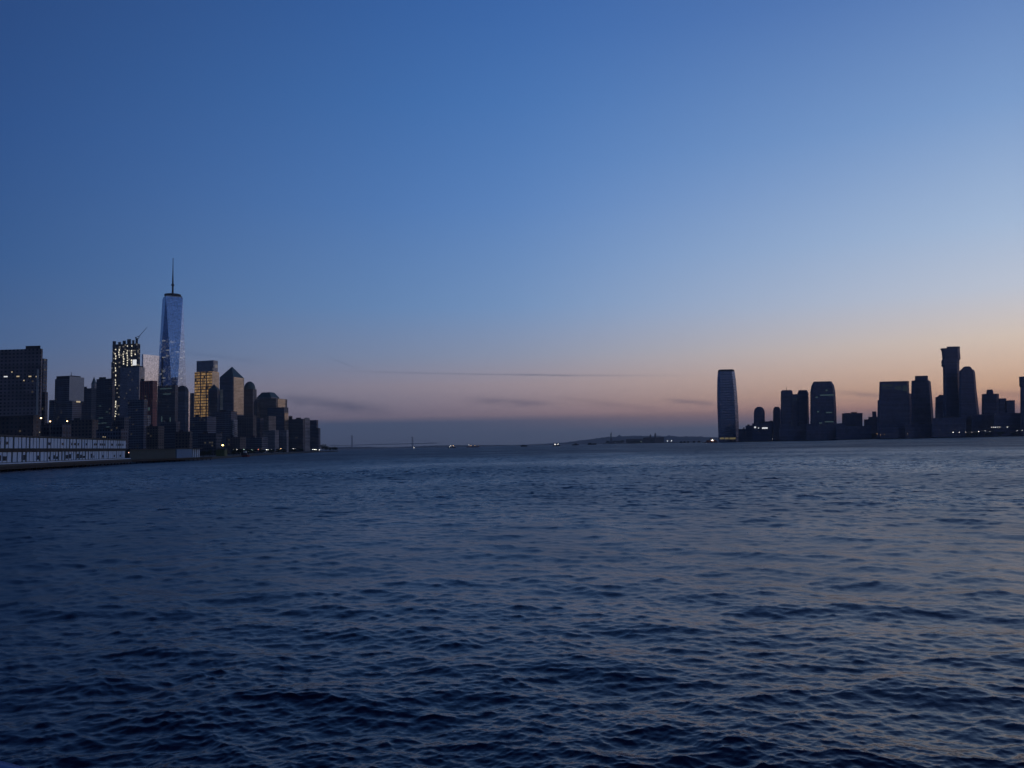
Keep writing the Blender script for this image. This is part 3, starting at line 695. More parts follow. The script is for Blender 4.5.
for x0, x1 in ((719.8, 724), (724.6, 728.6), (729.4, 735.6)): flat_panel(b, 'lit_lobby', x0, x1, 437.6, 439.2, 2760, M['winlobby'])
silh = [
 ('small round-topped tower right of the bowed glass tower', [(406.8, 757.6, 760.6), (407.6, 756, 762.4), (409.2, 754.6, 763.8), (412, 753.8, 764.8), (440, 753.4, 765)], 2650, 'jersey'),
 ('narrow round-shouldered block touching the left of the twin-topped block', [(406.8, 775, 778.6), (408.2, 773.6, 780), (411, 773, 781), (440, 773, 781.5)], 2640, 'jersey'),
 ('chamfered-top tower with a few lit bands, right of the twin-topped block', [(381.6, 813.6, 831.4), (383.2, 812.6, 832.6), (386, 811.2, 834.2), (392, 810.2, 835.4), (410, 810.2, 836.4), (440, 810.2, 837.2)], 2500, 'jersey'),
 ('broad block with faintly teal-lit top, first of the right-hand cluster', [(381.6, 879.4, 909), (393.8, 879, 909.4), (394.2, 878.9, 911.2), (399.8, 878.8, 911.4), (400.2, 877.5, 911.6), (440, 877.3, 912)], 2350, 'jersey'),
 ('tower widening to its foot with a narrower square top, right of the broad block', [(375.9, 915, 928), (380.2, 914.8, 928.2), (380.5, 911.8, 929), (382, 911.4, 930.8), (400, 911.0, 932.4), (440, 910.8, 935)], 2420, 'jersey'),
 ('short dark block in the gap left of the tallest right-hand tower', [(394.8, 939.2, 943.6), (396.6, 937.6, 944), (397.2, 935.4, 944.6), (440, 935, 945)], 2380, 'jersey'),
 ('tallest right-hand tower with jutting upper floors and a notch in its left side', [(346.6, 946.8, 959.9), (348.0, 946.6, 960), (348.3, 940.3, 960), (350.4, 941.4, 960), (358.6, 942.2, 960.6), (359.2, 942.2, 959.6), (361, 941.2, 959.5), (365.4, 941.4, 959.4), (366.2, 942.8, 959.4), (400, 943.2, 960.4), (440, 943.6, 961.4)], 2300, 'jersey'),
 ('round-topped tower leaning wider at its foot, right of the tallest one', [(366.4, 965, 969.4), (367.2, 963, 971), (369, 961.4, 972), (370.6, 959.6, 974.4), (373, 959.4, 975.2), (390, 959, 976.6), (410, 959, 979), (440, 959, 981.6)], 2260, 'jersey'),
 ('tower cut by the right edge of the picture', [(376.6, 1019, 1052), (385.8, 1019.2, 1052), (386.8, 1020.2, 1052), (440, 1020.6, 1053)], 2150, 'jersey'),
]
roots = {}
for lab, rows, D, mt in silh:
    b = building(lab, (rows[-1][1] + rows[-1][2]) / 2, D, 'office_tower'); silhouette(b, 'tower', rows, D, M[mt]); roots[lab[:12]] = b
b = roots['chamfered-to']
for x0, x1, y0, y1 in ((820, 834, 394.6, 395.5), (825.5, 827.5, 389.6, 391), (815.5, 818, 396.6, 397.6), (817, 819, 411, 412.4), (826, 832, 412, 413), (825, 833.5, 421.2, 422.2), (812.5, 816, 425, 426), (819, 822, 422.5, 423.5)):
    flat_panel(b, 'lit_floor', x0, x1, y0, y1, 2500, M['winteal'])
b = roots['broad block '] if 'broad block ' in roots else list(roots.values())[3]
for x0, x1, y0, y1 in ((881, 893, 384.6, 386.4), (894.5, 901, 386, 389.5), (902.5, 907.5, 385.5, 391), (882, 891, 388, 389)):
    flat_panel(b, 'lit_floor', x0, x1, y0, y1, 2350, M['wincrown'], .3)
b = building('twin-topped block with a thin antenna on its left half', 794, 2560, 'office_tower')
silhouette(b, 'tower', [(390.2, 782, 791.4), (391.6, 780.8, 792.6), (440, 780.4, 793)], 2560, J)
silhouette(b, 'tower', [(390.2, 798.6, 807), (393.4, 797.4, 808.6), (440, 797, 809.4)], 2560, J)
silhouette(b, 'link_block', [(394.2, 791, 799.4), (440, 791, 799.4)], 2566, J)
mast(b, 786.6, 390, 386.6, 2575, .9, .5, 'antenna')
for x0, x1 in ((793.6, 794.6), (796, 797.2)): flat_panel(b, 'lit_window', x0, x1, 398.6, 399.6, 2566, M['winteal'])
b = building('stepped three-part block near the right edge with a small cap', 998, 2320, 'apartment_building')
silhouette(b, 'tower', [(394, 981.8, 999), (440, 981.4, 999.6)], 2320, J); silhouette(b, 'plant_room', [(389.6, 987.2, 992.6), (391.6, 986.4, 993.4), (395, 986.2, 993.6)], 2326, J, floating=True)
silhouette(b, 'wing', [(398.4, 998.6, 1006.4), (440, 998.6, 1006.4)], 2326, J); silhouette(b, 'wing', [(400.4, 1005.6, 1015), (440, 1005.6, 1015.6)], 2322, J)
lows = [
 ('low shed at the foot of the bowed glass tower', 738.6, 748, [(429, 0)], 2700), ('low block left of the small round-topped tower', 745.5, 754, [(425.6, 0)], 2690),
 ('long low block below the small round-topped tower with two bright windows', 752, 772, [(423.4, 0)], 2600), ('low block with rooftop tank beside the narrow round-shouldered one', 764.5, 774.5, [(421.4, 0)], 2660),
 ('long low block below the twin-topped block', 779, 812, [(426.5, 0)], 2440), ('long low block below the chamfered-top tower', 806, 846, [(424, 0)], 2400),
 ('hump-roofed low block alone in the gap right of the chamfered-top tower', 842, 862.6, [(413.4, 0)], 2520), ('low block with one small turret left of the broad block', 864, 881, [(419.4, 0)], 2480),
 ('low block below the hump-roofed one', 836, 872, [(426.5, 0)], 2380), ('low block below the widening tower', 905, 938, [(424.5, 0)], 2250),
 ('low block below the tallest right-hand tower', 932, 966, [(418, 0)], 2200), ('long low block in the gap left of the stepped three-part block', 972, 1000, [(414.5, 0)], 2230),
 ('long low block under the right picture edge', 994, 1048, [(413.4, 0)], 2180), ('small low block at the water below the broad block', 880, 906, [(427.5, 0)], 2270),
]
lowr = {}
for lab, x0, x1, ys, D in lows:
    b = building(lab, (x0 + x1) / 2, D, 'low_building'); y1 = ys[0][0]; lowr[lab] = b
    silhouette(b, 'walls', [(y1, x0, x1), (440, x0, x1)], D, J, 30, .02)
    rr = random.Random(int(x0)); q = x0 + (x1 - x0) * rr.uniform(.15, .55); rooftop(b, q, q + (x1 - x0) * rr.uniform(.12, .3), y1 + .1, y1 - rr.uniform(.8, 1.8), D + 4)
b = lowr['long low block below the small round-topped tower with two bright windows']
for x0, x1, y0, y1 in ((754.2, 756, 426.6, 428), (762, 767.6, 427.4, 428.7), (758, 759, 427.6, 428.4)): flat_panel(b, 'lit_window', x0, x1, y0, y1, 2600, M['winwhite'])
b = lowr['hump-roofed low block alone in the gap right of the chamfered-top tower']; rooftop(b, 851, 857, 413.5, 412, 2524, J, 'roof_hump'); rooftop(b, 845, 849.6, 413.5, 412.9, 2526, J, 'roof_hump')
b = lowr['low block with one small turret left of the broad block']; rooftop(b, 872.6, 876.2, 419.5, 411.4, 2482, J, 'turret'); rooftop(b, 868.5, 879.5, 419.5, 416.6, 2484, J, 'upper_floor')

# ------------------------------------------------------------------ lamps
def lamp(label, px, py, D, head, mat, group, ground_z=GZ, name='street_lamp'):
    P = at(px, py, D); g = (P[0], P[1], ground_z)
    o = thing(name, label, 'lamp', g, group)
    V, F = tube(g, (P[0], P[1], P[2] - head * .6), .16 if D < 900 else .25, .1 if D < 900 else .18, 6); link_mesh('pole', V, F, None, M['steel'], o)
    V, F = ball(P, head, 8, 6, (1, 1, .75)); link_mesh('lamp_head', V, F, None, mat, o, True); return o
lamp('orange-tinted lamp on the pier shed roof, leftmost and highest of the three', 41, 418.1, 345, .30, M['lampwarm'], 'lamps above the pier shed', 14.8)
lamp('white lamp on the pier shed roof, middle one of the three', 50.2, 421.4, 352, .26, M['lampwarm'], 'lamps above the pier shed', 14.8)
lamp('white lamp on the pier shed roof, rightmost of the three', 67.2, 421.2, 372, .28, M['lampwarm'], 'lamps above the pier shed', 14.8)
lamp('dim low lamp on the pier shed roof below the other three', 39.6, 432.2, 348, .2, M['winwarm'], 'lamps above the pier shed', 14.8)
lamp('yellow lamp glowing at the quayside, brightest light on the left bank', 222.6, 445.2, 760, .62, M['lampyellow'], None)
lamp('white lamp just below the yellow quayside lamp', 225, 451.3, 770, .45, M['lampwhite'], None)
for px, py, D, h, mt, c in ((233.2, 449.8, 900, .5, 'lampwhite', 0), (236.8, 449.7, 910, .45, 'lampwhite', 0), (243.8, 449.6, 980, .45, 'lampgreen', 1), (252, 449.9, 1050, .42, 'lampgreen', 1), (258.3, 449.4, 1180, .55, 'lampred', 2), (266.4, 449.8, 1290, .6, 'lampwhite', 0), (268, 449.7, 1300, .5, 'lampwhite', 0), (271.2, 449.4, 1330, .65, 'lampwhite', 0), (281, 448.7, 1460, .6, 'lampwarm', 3), (293.2, 448.6, 1550, .65, 'lampwhite', 0), (295, 448.6, 1560, .6, 'lampwhite', 0), (312.6, 449.4, 1790, .75, 'lampwhite', 0), (314.4, 449.4, 1800, .9, 'lampwhite', 0), (316, 449.5, 1810, .75, 'lampwhite', 0), (319.4, 449.8, 1850, .75, 'lampwhite', 0)):
    lamp(('small white lamp in the row along the foot of the left skyline', 'small greenish lamp at the water between the yellow lamp and the white row', 'small red lamp in the row along the foot of the left skyline', 'small warm lamp in the row along the foot of the left skyline')[c], px, py, D, h * .72, M[mt], 'waterfront lamps below the left skyline')
for px, py, D, h, mt, c in ((953.2, 432.4, 2120, .95, 'lampwhite', 0), (959.2, 432.3, 2115, .6, 'lampwhite', 0), (965.8, 432.2, 2110, .5, 'lampwhite', 0), (972, 432, 2108, .5, 'lampwhite', 0), (978.6, 431.4, 2105, .95, 'lampwhite', 0), (985, 430.9, 2102, .6, 'lampwhite', 0), (989.8, 431, 2100, .45, 'lampwhite', 0), (991.6, 427.3, 2120, .5, 'lampwhite', 1), (993.8, 427.2, 2120, .7, 'lampwhite', 1), (995.6, 427.2, 2120, .7, 'lampwhite', 1), (997.6, 427.1, 2118, .6, 'lampwhite', 1), (999.8, 427.1, 2118, .5, 'lampwhite', 1), (1007.2, 427, 2110, .8, 'lampwhite', 2), (1017.2, 431, 2075, .55, 'lampwhite', 3), (1022.4, 430.6, 2070, .55, 'lampwhite', 3), (907.4, 433.7, 2235, .6, 'lampwarm', 4), (880.4, 434.2, 2250, .5, 'lampwarm', 4), (884.4, 434.1, 2248, .5, 'lampwarm', 4), (877, 433.8, 2400, .4, 'lampwarm', 4), (772.6, 438.9, 2590, .55, 'lampwhite', 5)):
    lamp(('white lamp in the lower row at the water under the tallest right-hand towers', 'white lamp in the tight upper row below the stepped three-part block', 'single white lamp just right of the tight upper row of lamps', 'small white lamp at the water by the right picture edge', 'faint warm lamp at the water below the broad and widening towers', 'faint lamp at the water below the narrow round-shouldered block')[c], px, py, D, h * .72, M[mt], 'waterfront lamps below the right skyline')

# ------------------------------------------------------------------ white two-storey pier shed on the left
P0 = ground(0, 472.2); P1 = ground(131, 463.8)
dirv = (P1 - P0)[:2]; Lp = np.linalg.norm(dirv); dirv /= Lp
nrm = np.array((dirv[1], -dirv[0])); nrm = nrm if nrm.dot(-P0[:2]) > 0 else -nrm          # towards the river
o2 = lambda s, off: P0[:2] + dirv * s + nrm * off
def quad(s0, s1, f0, f1): return ccw([tuple(o2(s0, f0)), tuple(o2(s1, f0)), tuple(o2(s1, f1)), tuple(o2(s0, f1))])
pier = thing('pier_shed', 'long two-storey pier shed with pale panels along the water at far left', 'pier building', (*o2(Lp / 2, -15), 2.4))
V, F, UV = loft([(quad(-60, Lp, 0, -62), 1.5), (quad(-60, Lp, 0, -62), 3.0)]); link_mesh('deck', V, F, UV, M['concrete'], pier)
V, F, UV = loft([(quad(-60, Lp, .35, .02), .9), (quad(-60, Lp, .35, .02), 2.2)]); link_mesh('fender', V, F, UV, M['timber'], pier)
s = -58
while s < Lp:
    c = o2(s, -.8); V, F = tube((c[0], c[1], -.8), (c[0], c[1], 1.5), .3, .3, 8); link_mesh('pile', V, F, None, M['timber'], pier); s += 6.0
Ls = Lp - 3.0
V, F, UV = loft([(quad(-60, Ls, -2.5, -60), 3.02), (quad(-60, Ls, -2.5, -60), 14.2)]); link_mesh('walls', V, F, UV, M['teal'], pier)
V, F, UV = loft([(quad(-61, Ls + .8, -1.8, -61), 14.22), (quad(-61, Ls + .8, -1.8, -61), 14.8)]); link_mesh('roof', V, F, UV, M['concrete'], pier)
V, F, UV = loft([(quad(-60, Ls, -1.9, -2.48), 7.9), (quad(-60, Ls, -1.9, -2.48), 9.2)]); link_mesh('balcony', V, F, UV, M['timber'], pier)
V, F, UV = loft([(quad(-60, Ls + 2, .15, -.5), 3.02), (quad(-60, Ls + 2, .15, -.5), 3.5)]); link_mesh('kerb', V, F, UV, M['white'], pier)
rp = random.Random(11)
for z0, z1 in ((3.7, 7.8), (9.4, 14.0)):
    s = -5
    while s < Ls - 2:
        wd = rp.choice((2.0, 2.6, 3.4)); gap = rp.choice((.8, 1.2, 1.8))
        if s + wd > Ls: break
        V, F, UV = loft([(quad(s, s + wd, -2.2, -2.47), z0), (quad(s, s + wd, -2.2, -2.47), z1)])
        pn = link_mesh('wall_panel', V, F, UV, M['white'], pier)
        if rp.random() < (.5 if z0 > 8 else .35):
            h0, h1 = (10.9, 12.1) if z0 > 8 else (4.4, rp.choice((5.6, 6.2, 6.6))); i0 = rp.choice((0.0, 0.0, .9)); i1 = rp.choice((0.0, 0.0, .8))
            V, F, UV = loft([(quad(s + i0, s + wd - i1, -2.12, -2.19), h0), (quad(s + i0, s + wd - i1, -2.12, -2.19), h1)])
            link_mesh('window', V, F, UV, M['darkglass'], pn)
        s += wd + gap
c = o2(Ls + 1.6, -1.0)
dl = thing('dock_lamp', 'small reddish light on the right end of the white pier shed deck', 'lamp', (*c, 3.0))
V, F = tube((*c, 3.0), (*c, 6.6), .08, .06, 6); link_mesh('pole', V, F, None, M['steel'], dl)
link_mesh('lamp_head', *ball((*c, 6.8), .3), None, emit('reddish_lamp', (1, .6, .45), 1.6), dl)
for k, s in enumerate((Ls - 38, Ls - 34.5)):
    c = o2(s, -3.5); ro = thing('roof_lamp', 'one of two small dim lamps side by side on the pier shed roof, right part', 'lamp', (*c, 14.8), 'twin roof lamps of the pier shed')
    V, F = tube((*c, 14.8), (*c, 15.6), .07, .06, 6); link_mesh('pole', V, F, None, M['steel'], ro); link_mesh('lamp_head', *ball((*c, 15.8), .25), None, M['winwarm'], ro)

# low pier with sheds right of it
Q0 = ground(130, 463.7); Q1 = ground(212, 460.0)
dq = (Q1 - Q0)[:2]; Lq = np.linalg.norm(dq); dq /= Lq; nq = np.array((dq[1], -dq[0])); nq = nq if nq.dot(-Q0[:2]) > 0 else -nq
oq = lambda s, off: Q0[:2] + dq * s + nq * off
def quadq(s0, s1, f0, f1): return ccw([tuple(oq(s0, f0)), tuple(oq(s1, f0)), tuple(oq(s1, f1)), tuple(oq(s0, f1))])
def sof(px):
    lo, hi = -50, Lq + 80
    for _ in range(50):
        m_ = (lo + hi) / 2
        if projx((*oq(m_, -4), 4)) < px: lo = m_
        else: hi = m_
    return lo
pr = thing('low_pier', 'low dark pier running right from the white pier shed to the yellow lamp', 'pier', (*oq(Lq / 2, -6), 1.0))
V, F, UV = loft([(quadq(1, Lq, 0, -24), 1.2), (quadq(1, Lq, 0, -24), 2.4)]); link_mesh('deck', V, F, UV, M['timber'], pr)
s = 2
while s < Lq: c = oq(s, -.7); V, F = tube((*c, -.8), (*c, 1.2), .3, .3, 6); link_mesh('pile', V, F, None, M['timber'], pr); s += 7
def zq(px, py): s = sof(px); D = oq(s, -4)[1]; return zat(px, py, D)
sh = thing('quay_shed', 'long low teal shed on the low pier beside the white pier shed', 'shed', (*oq(sof(150), -8), 2.4))
V, F, UV = loft([(quadq(sof(129.5), sof(175.6), -4, -18), 2.42), (quadq(sof(129.5), sof(175.6), -4, -18), zq(150, 449.6))]); link_mesh('walls', V, F, UV, M['teal'], sh)
V, F, UV = loft([(quadq(sof(129), sof(176), -3.4, -18.6), zq(150, 449.6) + .02), (quadq(sof(129), sof(176), -3.4, -18.6), zq(150, 448.8))]); link_mesh('roof', V, F, UV, M['roofdark'], sh)
sh = thing('pier_hall', 'low pale blue building with striped right end on the low pier', 'pier building', (*oq(sof(190), -8), 2.4))
V, F, UV = loft([(quadq(sof(176.6), sof(192), -4, -18), 2.42), (quadq(sof(176.6), sof(192), -4, -18), zq(184, 448.9))]); link_mesh('walls', V, F, UV, M['bluewall'], sh)
V, F, UV = loft([(quadq(sof(176.2), sof(202), -3.6, -18.4), zq(184, 448.9) + .02), (quadq(sof(176.2), sof(202), -3.6, -18.4), zq(184, 448.1))]); link_mesh('roof', V, F, UV, M['roofdark'], sh)
V, F, UV = loft([(quadq(sof(192.2), sof(201.5), -6, -18), 2.42), (quadq(sof(192.2), sof(201.5), -6, -18), zq(197, 448.9))]); link_mesh('end_wall', V, F, UV, M['teal'], sh)
for px in (193, 195.2, 197.2, 199.2, 201): V, F, UV = loft([(quadq(sof(px) - .7, sof(px) + .7, -5.4, -5.98), 2.42), (quadq(sof(px) - .7, sof(px) + .7, -5.4, -5.98), zq(197, 449))]); link_mesh('white_post', V, F, UV, M['white'], sh)
ki = thing('kiosk', 'small green hut beneath the yellow quayside lamp', 'hut', (*shore(220, 742), GZ))
p = shore(220, 742); box_mesh('walls', (p[0], p[1] + 4, 5.0), (8, 7, 6), (1, 0), plain('olive_green_paint', (.09, .11, .04), .7), ki); box_mesh('roof', (p[0], p[1] + 4, 8.4), (9, 8, .7), (1, 0), M['roofdark'], ki)

# ------------------------------------------------------------------ trees
def tree(label, px, ytop, D, wpx, group, seed, gz=GZ, ylow=None):
    rr = random.Random(seed); P = at(px, horizon(px), D); H = zat(px, ytop, D) - gz; rad = max(wpx * D / FPX / 2, 1.5)
    o = thing('tree', label, 'tree', (P[0], P[1], gz), group)
    parts = [tube((P[0], P[1], gz - .2), (P[0], P[1], gz + H * .45), .35, .2, 6)]
    for k in range(5):
        a = rr.uniform(0, 6.28); parts.append(tube((P[0], P[1], gz + H * .32), (P[0] + rad * .6 * math.cos(a), P[1] + rad * .6 * math.sin(a), gz + H * rr.uniform(.5, .8)), .18, .06, 5))
    V, F = join(parts); link_mesh('trunk', V, F, None, M['bark'], o)
    V = []; F = []
    cl = [(rr.gauss(0, .45), rr.gauss(0, .45), rr.uniform(.35, .9)) for _ in range(16)]
    for k in range(900):
        c = rr.choice(cl); q = np.array((P[0] + rad * (c[0] + rr.gauss(0, .22)), P[1] + rad * (c[1] + rr.gauss(0, .22)), gz + H * min(1.02, max(.22, c[2] + rr.gauss(0, .09)))))
        a = np.array([rr.gauss(0, 1) for _ in range(3)]); a /= np.linalg.norm(a); bb = np.cross(a, (rr.gauss(0, 1), rr.gauss(0, 1), rr.gauss(0, 1))); bb /= np.linalg.norm(bb); s_ = rad * rr.uniform(.06, .14)
        n = len(V); V += [q + a * s_, q + bb * s_ * .7, q - a * s_, q - bb * s_ * .7]; F.append((n, n + 1, n + 2, n + 3))
    link_mesh('crown', V, F, None, M['leaf'], o); return o
for k, (px, yt, D, wp, lab) in enumerate((
    (322.6, 444.4, 1960, 5, 'tallest tree, at the foot of the last block of the left skyline'), (326.4, 446, 1990, 4.5, 'tree second from the block on the low point of the left bank'),
    (330, 447.2, 2020, 4, 'small tree in the dip of the tree line on the left point'), (333.6, 446.8, 2050, 4.2, 'round tree near the tip of the left point'), (336, 447.4, 2080, 3, 'last small tree at the tip of the left point'))):
    tree(lab, px, yt, D, wp, 'trees on the left point', 40 + k)
for k, px in enumerate(np.linspace(204, 300, 14)):
    D = np.interp(px, [204, 240, 262, 292, 322], [690, 860, 1140, 1510, 1930]); tree('dark waterside tree along the foot of the left skyline', px + random.uniform(-2, 2), horizon(px) - random.uniform(1.2, 3.0) , D + 25, random.uniform(5, 8), 'trees along the left quay', 60 + k)
for k, px in enumerate(np.linspace(742, 1016, 22)):
    D = np.interp(px, [740, 860, 1000, 1100], [2760, 2450, 2100, 1900]); tree('dark waterside tree along the foot of the right skyline', px + random.uniform(-4, 4), horizon(px) - random.uniform(1.2, 3.4), D + 22, random.uniform(4, 7.5), 'trees along the right quay', 90 + k)

# ------------------------------------------------------------------ islands, statue, bridge
def island(px0, px1, D, zt, seed):
    a = shore(px0, D); c = shore(px1, D); rr = random.Random(seed); n = 28; poly = []
    for i in range(n):
        th = 2 * math.pi * i / n; k = 1 + rr.uniform(-.06, .06)
        poly.append(((a[0] + c[0]) / 2 + (c[0] - a[0]) / 2 * math.cos(th) * k, D + 120 * math.sin(th) * k))
    V, F, UV = loft([(poly, -.8), (scaled(poly, .985), zt)]); return structure(link_mesh('island', V, F, None, M['island']))
island(603, 641, 6400, 4, 1); island(628, 700, 5200, 3.5, 2)
st = thing('statue', 'tiny robed statue with raised arm on a tall pedestal on the low island', 'statue', (*shore(611.2, 6400), 4))
c = np.array((*shore(611.2, 6400), 4.0))
def sq(r): return [(c[0] - r, c[1] - r), (c[0] + r, c[1] - r), (c[0] + r, c[1] + r), (c[0] - r, c[1] + r)]
V, F, UV = loft([(sq(26), 3.9), (sq(24), 14)]); link_mesh('fort_base', V, F, UV, M['concrete'], st)
V, F, UV = loft([(sq(10), 14.02), (sq(9), 22), (sq(8), 44), (sq(9), 47)]); link_mesh('pedestal', V, F, UV, M['greystone'], st)
def circ(r, n=12, ox=0): return [(c[0] + ox + r * math.cos(6.2832 * i / n), c[1] + r * math.sin(6.2832 * i / n)) for i in range(n)]
bv = loft([(circ(5.6), 47.02), (circ(5.2), 55), (circ(4.4), 66), (circ(4.8), 74), (circ(4.0), 79), (circ(1.7), 80.5), (circ(2.2), 82), (circ(2.3), 84.5), (circ(1.4), 86.5)])
arm = tube((c[0] + 3.6, c[1], 77.5), (c[0] + 5.6, c[1], 91), 1.5, 1.0); ho = tube((c[0] - 4, c[1] - 2, 76), (c[0] - 5.4, c[1] - 4, 66), 1.6, 1.4)
V, F = join([(bv[0], bv[1]), arm, ho]); link_mesh('figure', V, F, None, M['verdigris'], st)
V, F = join([tube((c[0] + 5.6, c[1], 91), (c[0] + 5.8, c[1], 94), .8, 1.3), ball((c[0] + 5.8, c[1], 95.6), 1.5)]); link_mesh('torch', V, F, None, M['verdigris'], st)
V, F = join([tube((c[0], c[1], 85.5), (c[0] + 3.6 * math.cos(t_), c[1], 85.5 + 3.6 * math.sin(t_)), .3, .1, 5) for t_ in np.linspace(.3, 2.84, 7)]); link_mesh('crown', V, F, None, M['verdigris'], st)
for k in range(16):
    px = random.choice((random.uniform(604, 640), random.uniform(604, 668)))
    D_ = 6400 if px < 628 else 5200
    tree('dark tree among many on the low islands left of the bowed tower', px, horizon(px) - random.uniform(1.3, 3.2) + (.4 if px < 628 else 0), D_ - 40 + 60 * random.random(), random.uniform(3, 5), 'trees on the islands', 140 + k, 3.4)
eb = building('large hall with two dark domed towers on the low island', 652, 5180, 'hall')
silhouette(eb, 'hall', [(437.6, 643, 664), (442.6, 643, 664)], 5180, M['brown'], 60, .02)
for px, yt in ((650.4, 434.2), (655.2, 432.8)):
    silhouette(eb, 'corner_tower', [(yt, px - .15, px + .15), (yt + .7, px - .55, px + .55), (yt + 1.6, px - .8, px + .8), (442.4, px - .8, px + .8)], 5172, M['brown'], 12, .2)
silhouette(eb, 'wing', [(439.2, 626, 642.6), (442.8, 626, 642.6)], 5190, M['brown'], 40, .02)
lamp('white lamp on the shore at the right end of the low island', 671.6, 440.8, 5080, 1.6, M['lampwhite'], None, 3.4)
lamp('faint lamp left of the white one at the right end of the low island', 667.4, 440.9, 5080, 1.3, M['lampwhite'], None, 3.4)
lamp('faint greenish lamp on the island shore below the hall', 641, 441.6, 5080, 1.1, M['lampgreen'], None, 3.4)

br = thing('suspension_bridge', 'very distant hazy suspension bridge with two tall towers', 'bridge', (*shore(382, 12600), 0))
T0 = at(352.2, horizon(352.2), 12700); T1 = at(412.6, horizon(412.6), 12300); tops = []
axb = (T1 - T0)[:2]; axb /= np.linalg.norm(axb); acb = np.array((-axb[1], axb[0]))
for T, yt, px in ((T0, 435.6, 352.2), (T1, 437.0, 412.6)):
    zt = zat(px, yt, T[1]); parts = []
    for sgn in (-1, 1):
        q = T[:2] + acb * sgn * 14; parts.append(tube((*q, -.5), (*q, zt), 6, 4.5, 6))
    q0 = T[:2] - acb * 14; q1 = T[:2] + acb * 14
    for zz in (zt - 6, zt * .62, 60): parts.append(tube((*q0, zz), (*q1, zz), 6, 6, 6))
    V, F = join(parts); link_mesh('tower', V, F, None, M['bridge'], br); tops.append((T, zt))
e0 = T0[:2] - axb * 420; e1 = T1[:2] + axb * 420
V, F = tube((*e0, 66), (*e1, 66), 5, 5, 6); link_mesh('deck', V, F, None, M['bridge'], br)
parts = []
def cable(a, za, c_, zc, sag, n=14):
    pts = []
    for i in range(n + 1):
        f = i / n; pts.append((*(a + (c_ - a) * f), za + (zc - za) * f - sag * 4 * f * (1 - f)))
    for i in range(n): parts.append(tube(pts[i], pts[i + 1], .9, .9, 4))
cable(T0[:2], tops[0][1], T1[:2], tops[1][1], (tops[0][1] + tops[1][1]) / 2 - 74); cable(e0, 66, T0[:2], tops[0][1], 20); cable(T1[:2], tops[1][1], e1, 66, 20)
V, F = join(parts); link_mesh('main_cable', V, F, None, M['bridge'], br)

# ------------------------------------------------------------------ ships and boats
def hull(c, L, Wd, H, ang=0.0, bow=.25):
    n = 14; poly = []
    for i in range(n + 1):
        f = i / n * 2 - 1; wv = Wd / 2 * (1 if f < 1 - 2 * bow else max(0.03, 1 - ((f - (1 - 2 * bow)) / (2 * bow)) ** 2)); poly.append((f * L / 2, -wv))
    poly = poly + [(p[0], -p[1]) for p in poly[::-1]]
    ca, sa = math.cos(ang), math.sin(ang); tr = lambda q: [(c[0] + p[0] * ca - p[1] * sa, c[1] + p[0] * sa + p[1] * ca) for p in q]
    return loft([(ccw(tr([(p[0] * .94, p[1] * .85) for p in poly])), -.6), (ccw(tr(poly)), H)])
def boat(name, label, px, D, Lpx, hull_h, hm, decks, cat, lights=(), wd=None, flip=False, mastpx=None):
    p = shore(px, D); L = Lpx * D / FPX; W_ = wd or max(L * .22, 5)
    o = thing(name, label, cat, (p[0], p[1], 0)); V, F, UV = hull(p, L, W_, hull_h, math.pi if flip else 0); link_mesh('hull', V, F, UV, M[hm], o)
    sg = -1 if flip else 1
    z = hull_h
    for (f0, f1, h, mt, nm) in decks:
        cx = p[0] + sg * (f0 + f1) / 2 * L / 2; box_mesh(nm, (cx, p[1], z + .02 + h / 2), ((f1 - f0) * L / 2, W_ * .72, h), (1, 0), M[mt], o)
        if nm == 'cabin': box_mesh('window_band', (cx, p[1] - W_ * .36 - .06, z + h * .6), ((f1 - f0) * L / 2 * .9, .1, h * .28), (1, 0), M['darkglass'], o)
        z += h + .03
    if mastpx: V, F = tube((p[0] + sg * mastpx[0] * L / 2, p[1], z), (p[0] + sg * mastpx[0] * L / 2, p[1], z + mastpx[1]), .35, .15, 6); link_mesh('mast', V, F, None, M['steel'], o)
    for fx, zz, r, mt in lights: link_mesh('deck_light', *ball((p[0] + sg * fx * L / 2, p[1] - W_ * .5 - r, zz), r), None, M[mt], o)
    return o
boat('sailing_boat', 'small boat with a bright light at the foot of the right bridge tower', 414, 3400, 2.6, 2, 'shipwhite', [(-.5, .3, 2, 'shipwhite', 'cabin')], 'boat', [(.0, 6, .75, 'lampwhite')], mastpx=(0, 12))
boat('passenger_ferry', 'white ferry with two bright lights, left one of the pair mid-river', 452, 3600, 7.5, 4, 'hullblack', [(-.85, .8, 4.5, 'shipwhite', 'cabin'), (-.6, .5, 3.6, 'shipwhite', 'cabin')], 'ferry', [(-.3, 10, .6, 'lampwhite'), (.35, 10, .55, 'lampwarm'), (-.7, 7, .4, 'lampwhite'), (.75, 7, .4, 'lampwhite')], mastpx=(0, 4))
boat('cargo_ship', 'longer ship with pale slanting stern house and reddish hull, right of the white ferry', 473, 4200, 13, 5, 'hullred', [(-.75, -.2, 6, 'shipwhite', 'cabin'), (-.7, -.35, 4, 'shipwhite', 'cabin')], 'ship', [(-.3, 9, .55, 'lampwarm'), (-.6, 14, .5, 'lampwhite'), (.3, 8, .5, 'lampwarm'), (.8, 8, .45, 'lampwarm')], mastpx=(-.5, 6))
boat('barge', 'small dark barge low on the water, left of the two bright lights', 524, 3000, 7, 5.5, 'hullblack', [(-.6, .2, 1.6, 'hullblack', 'deckhouse')], 'barge')
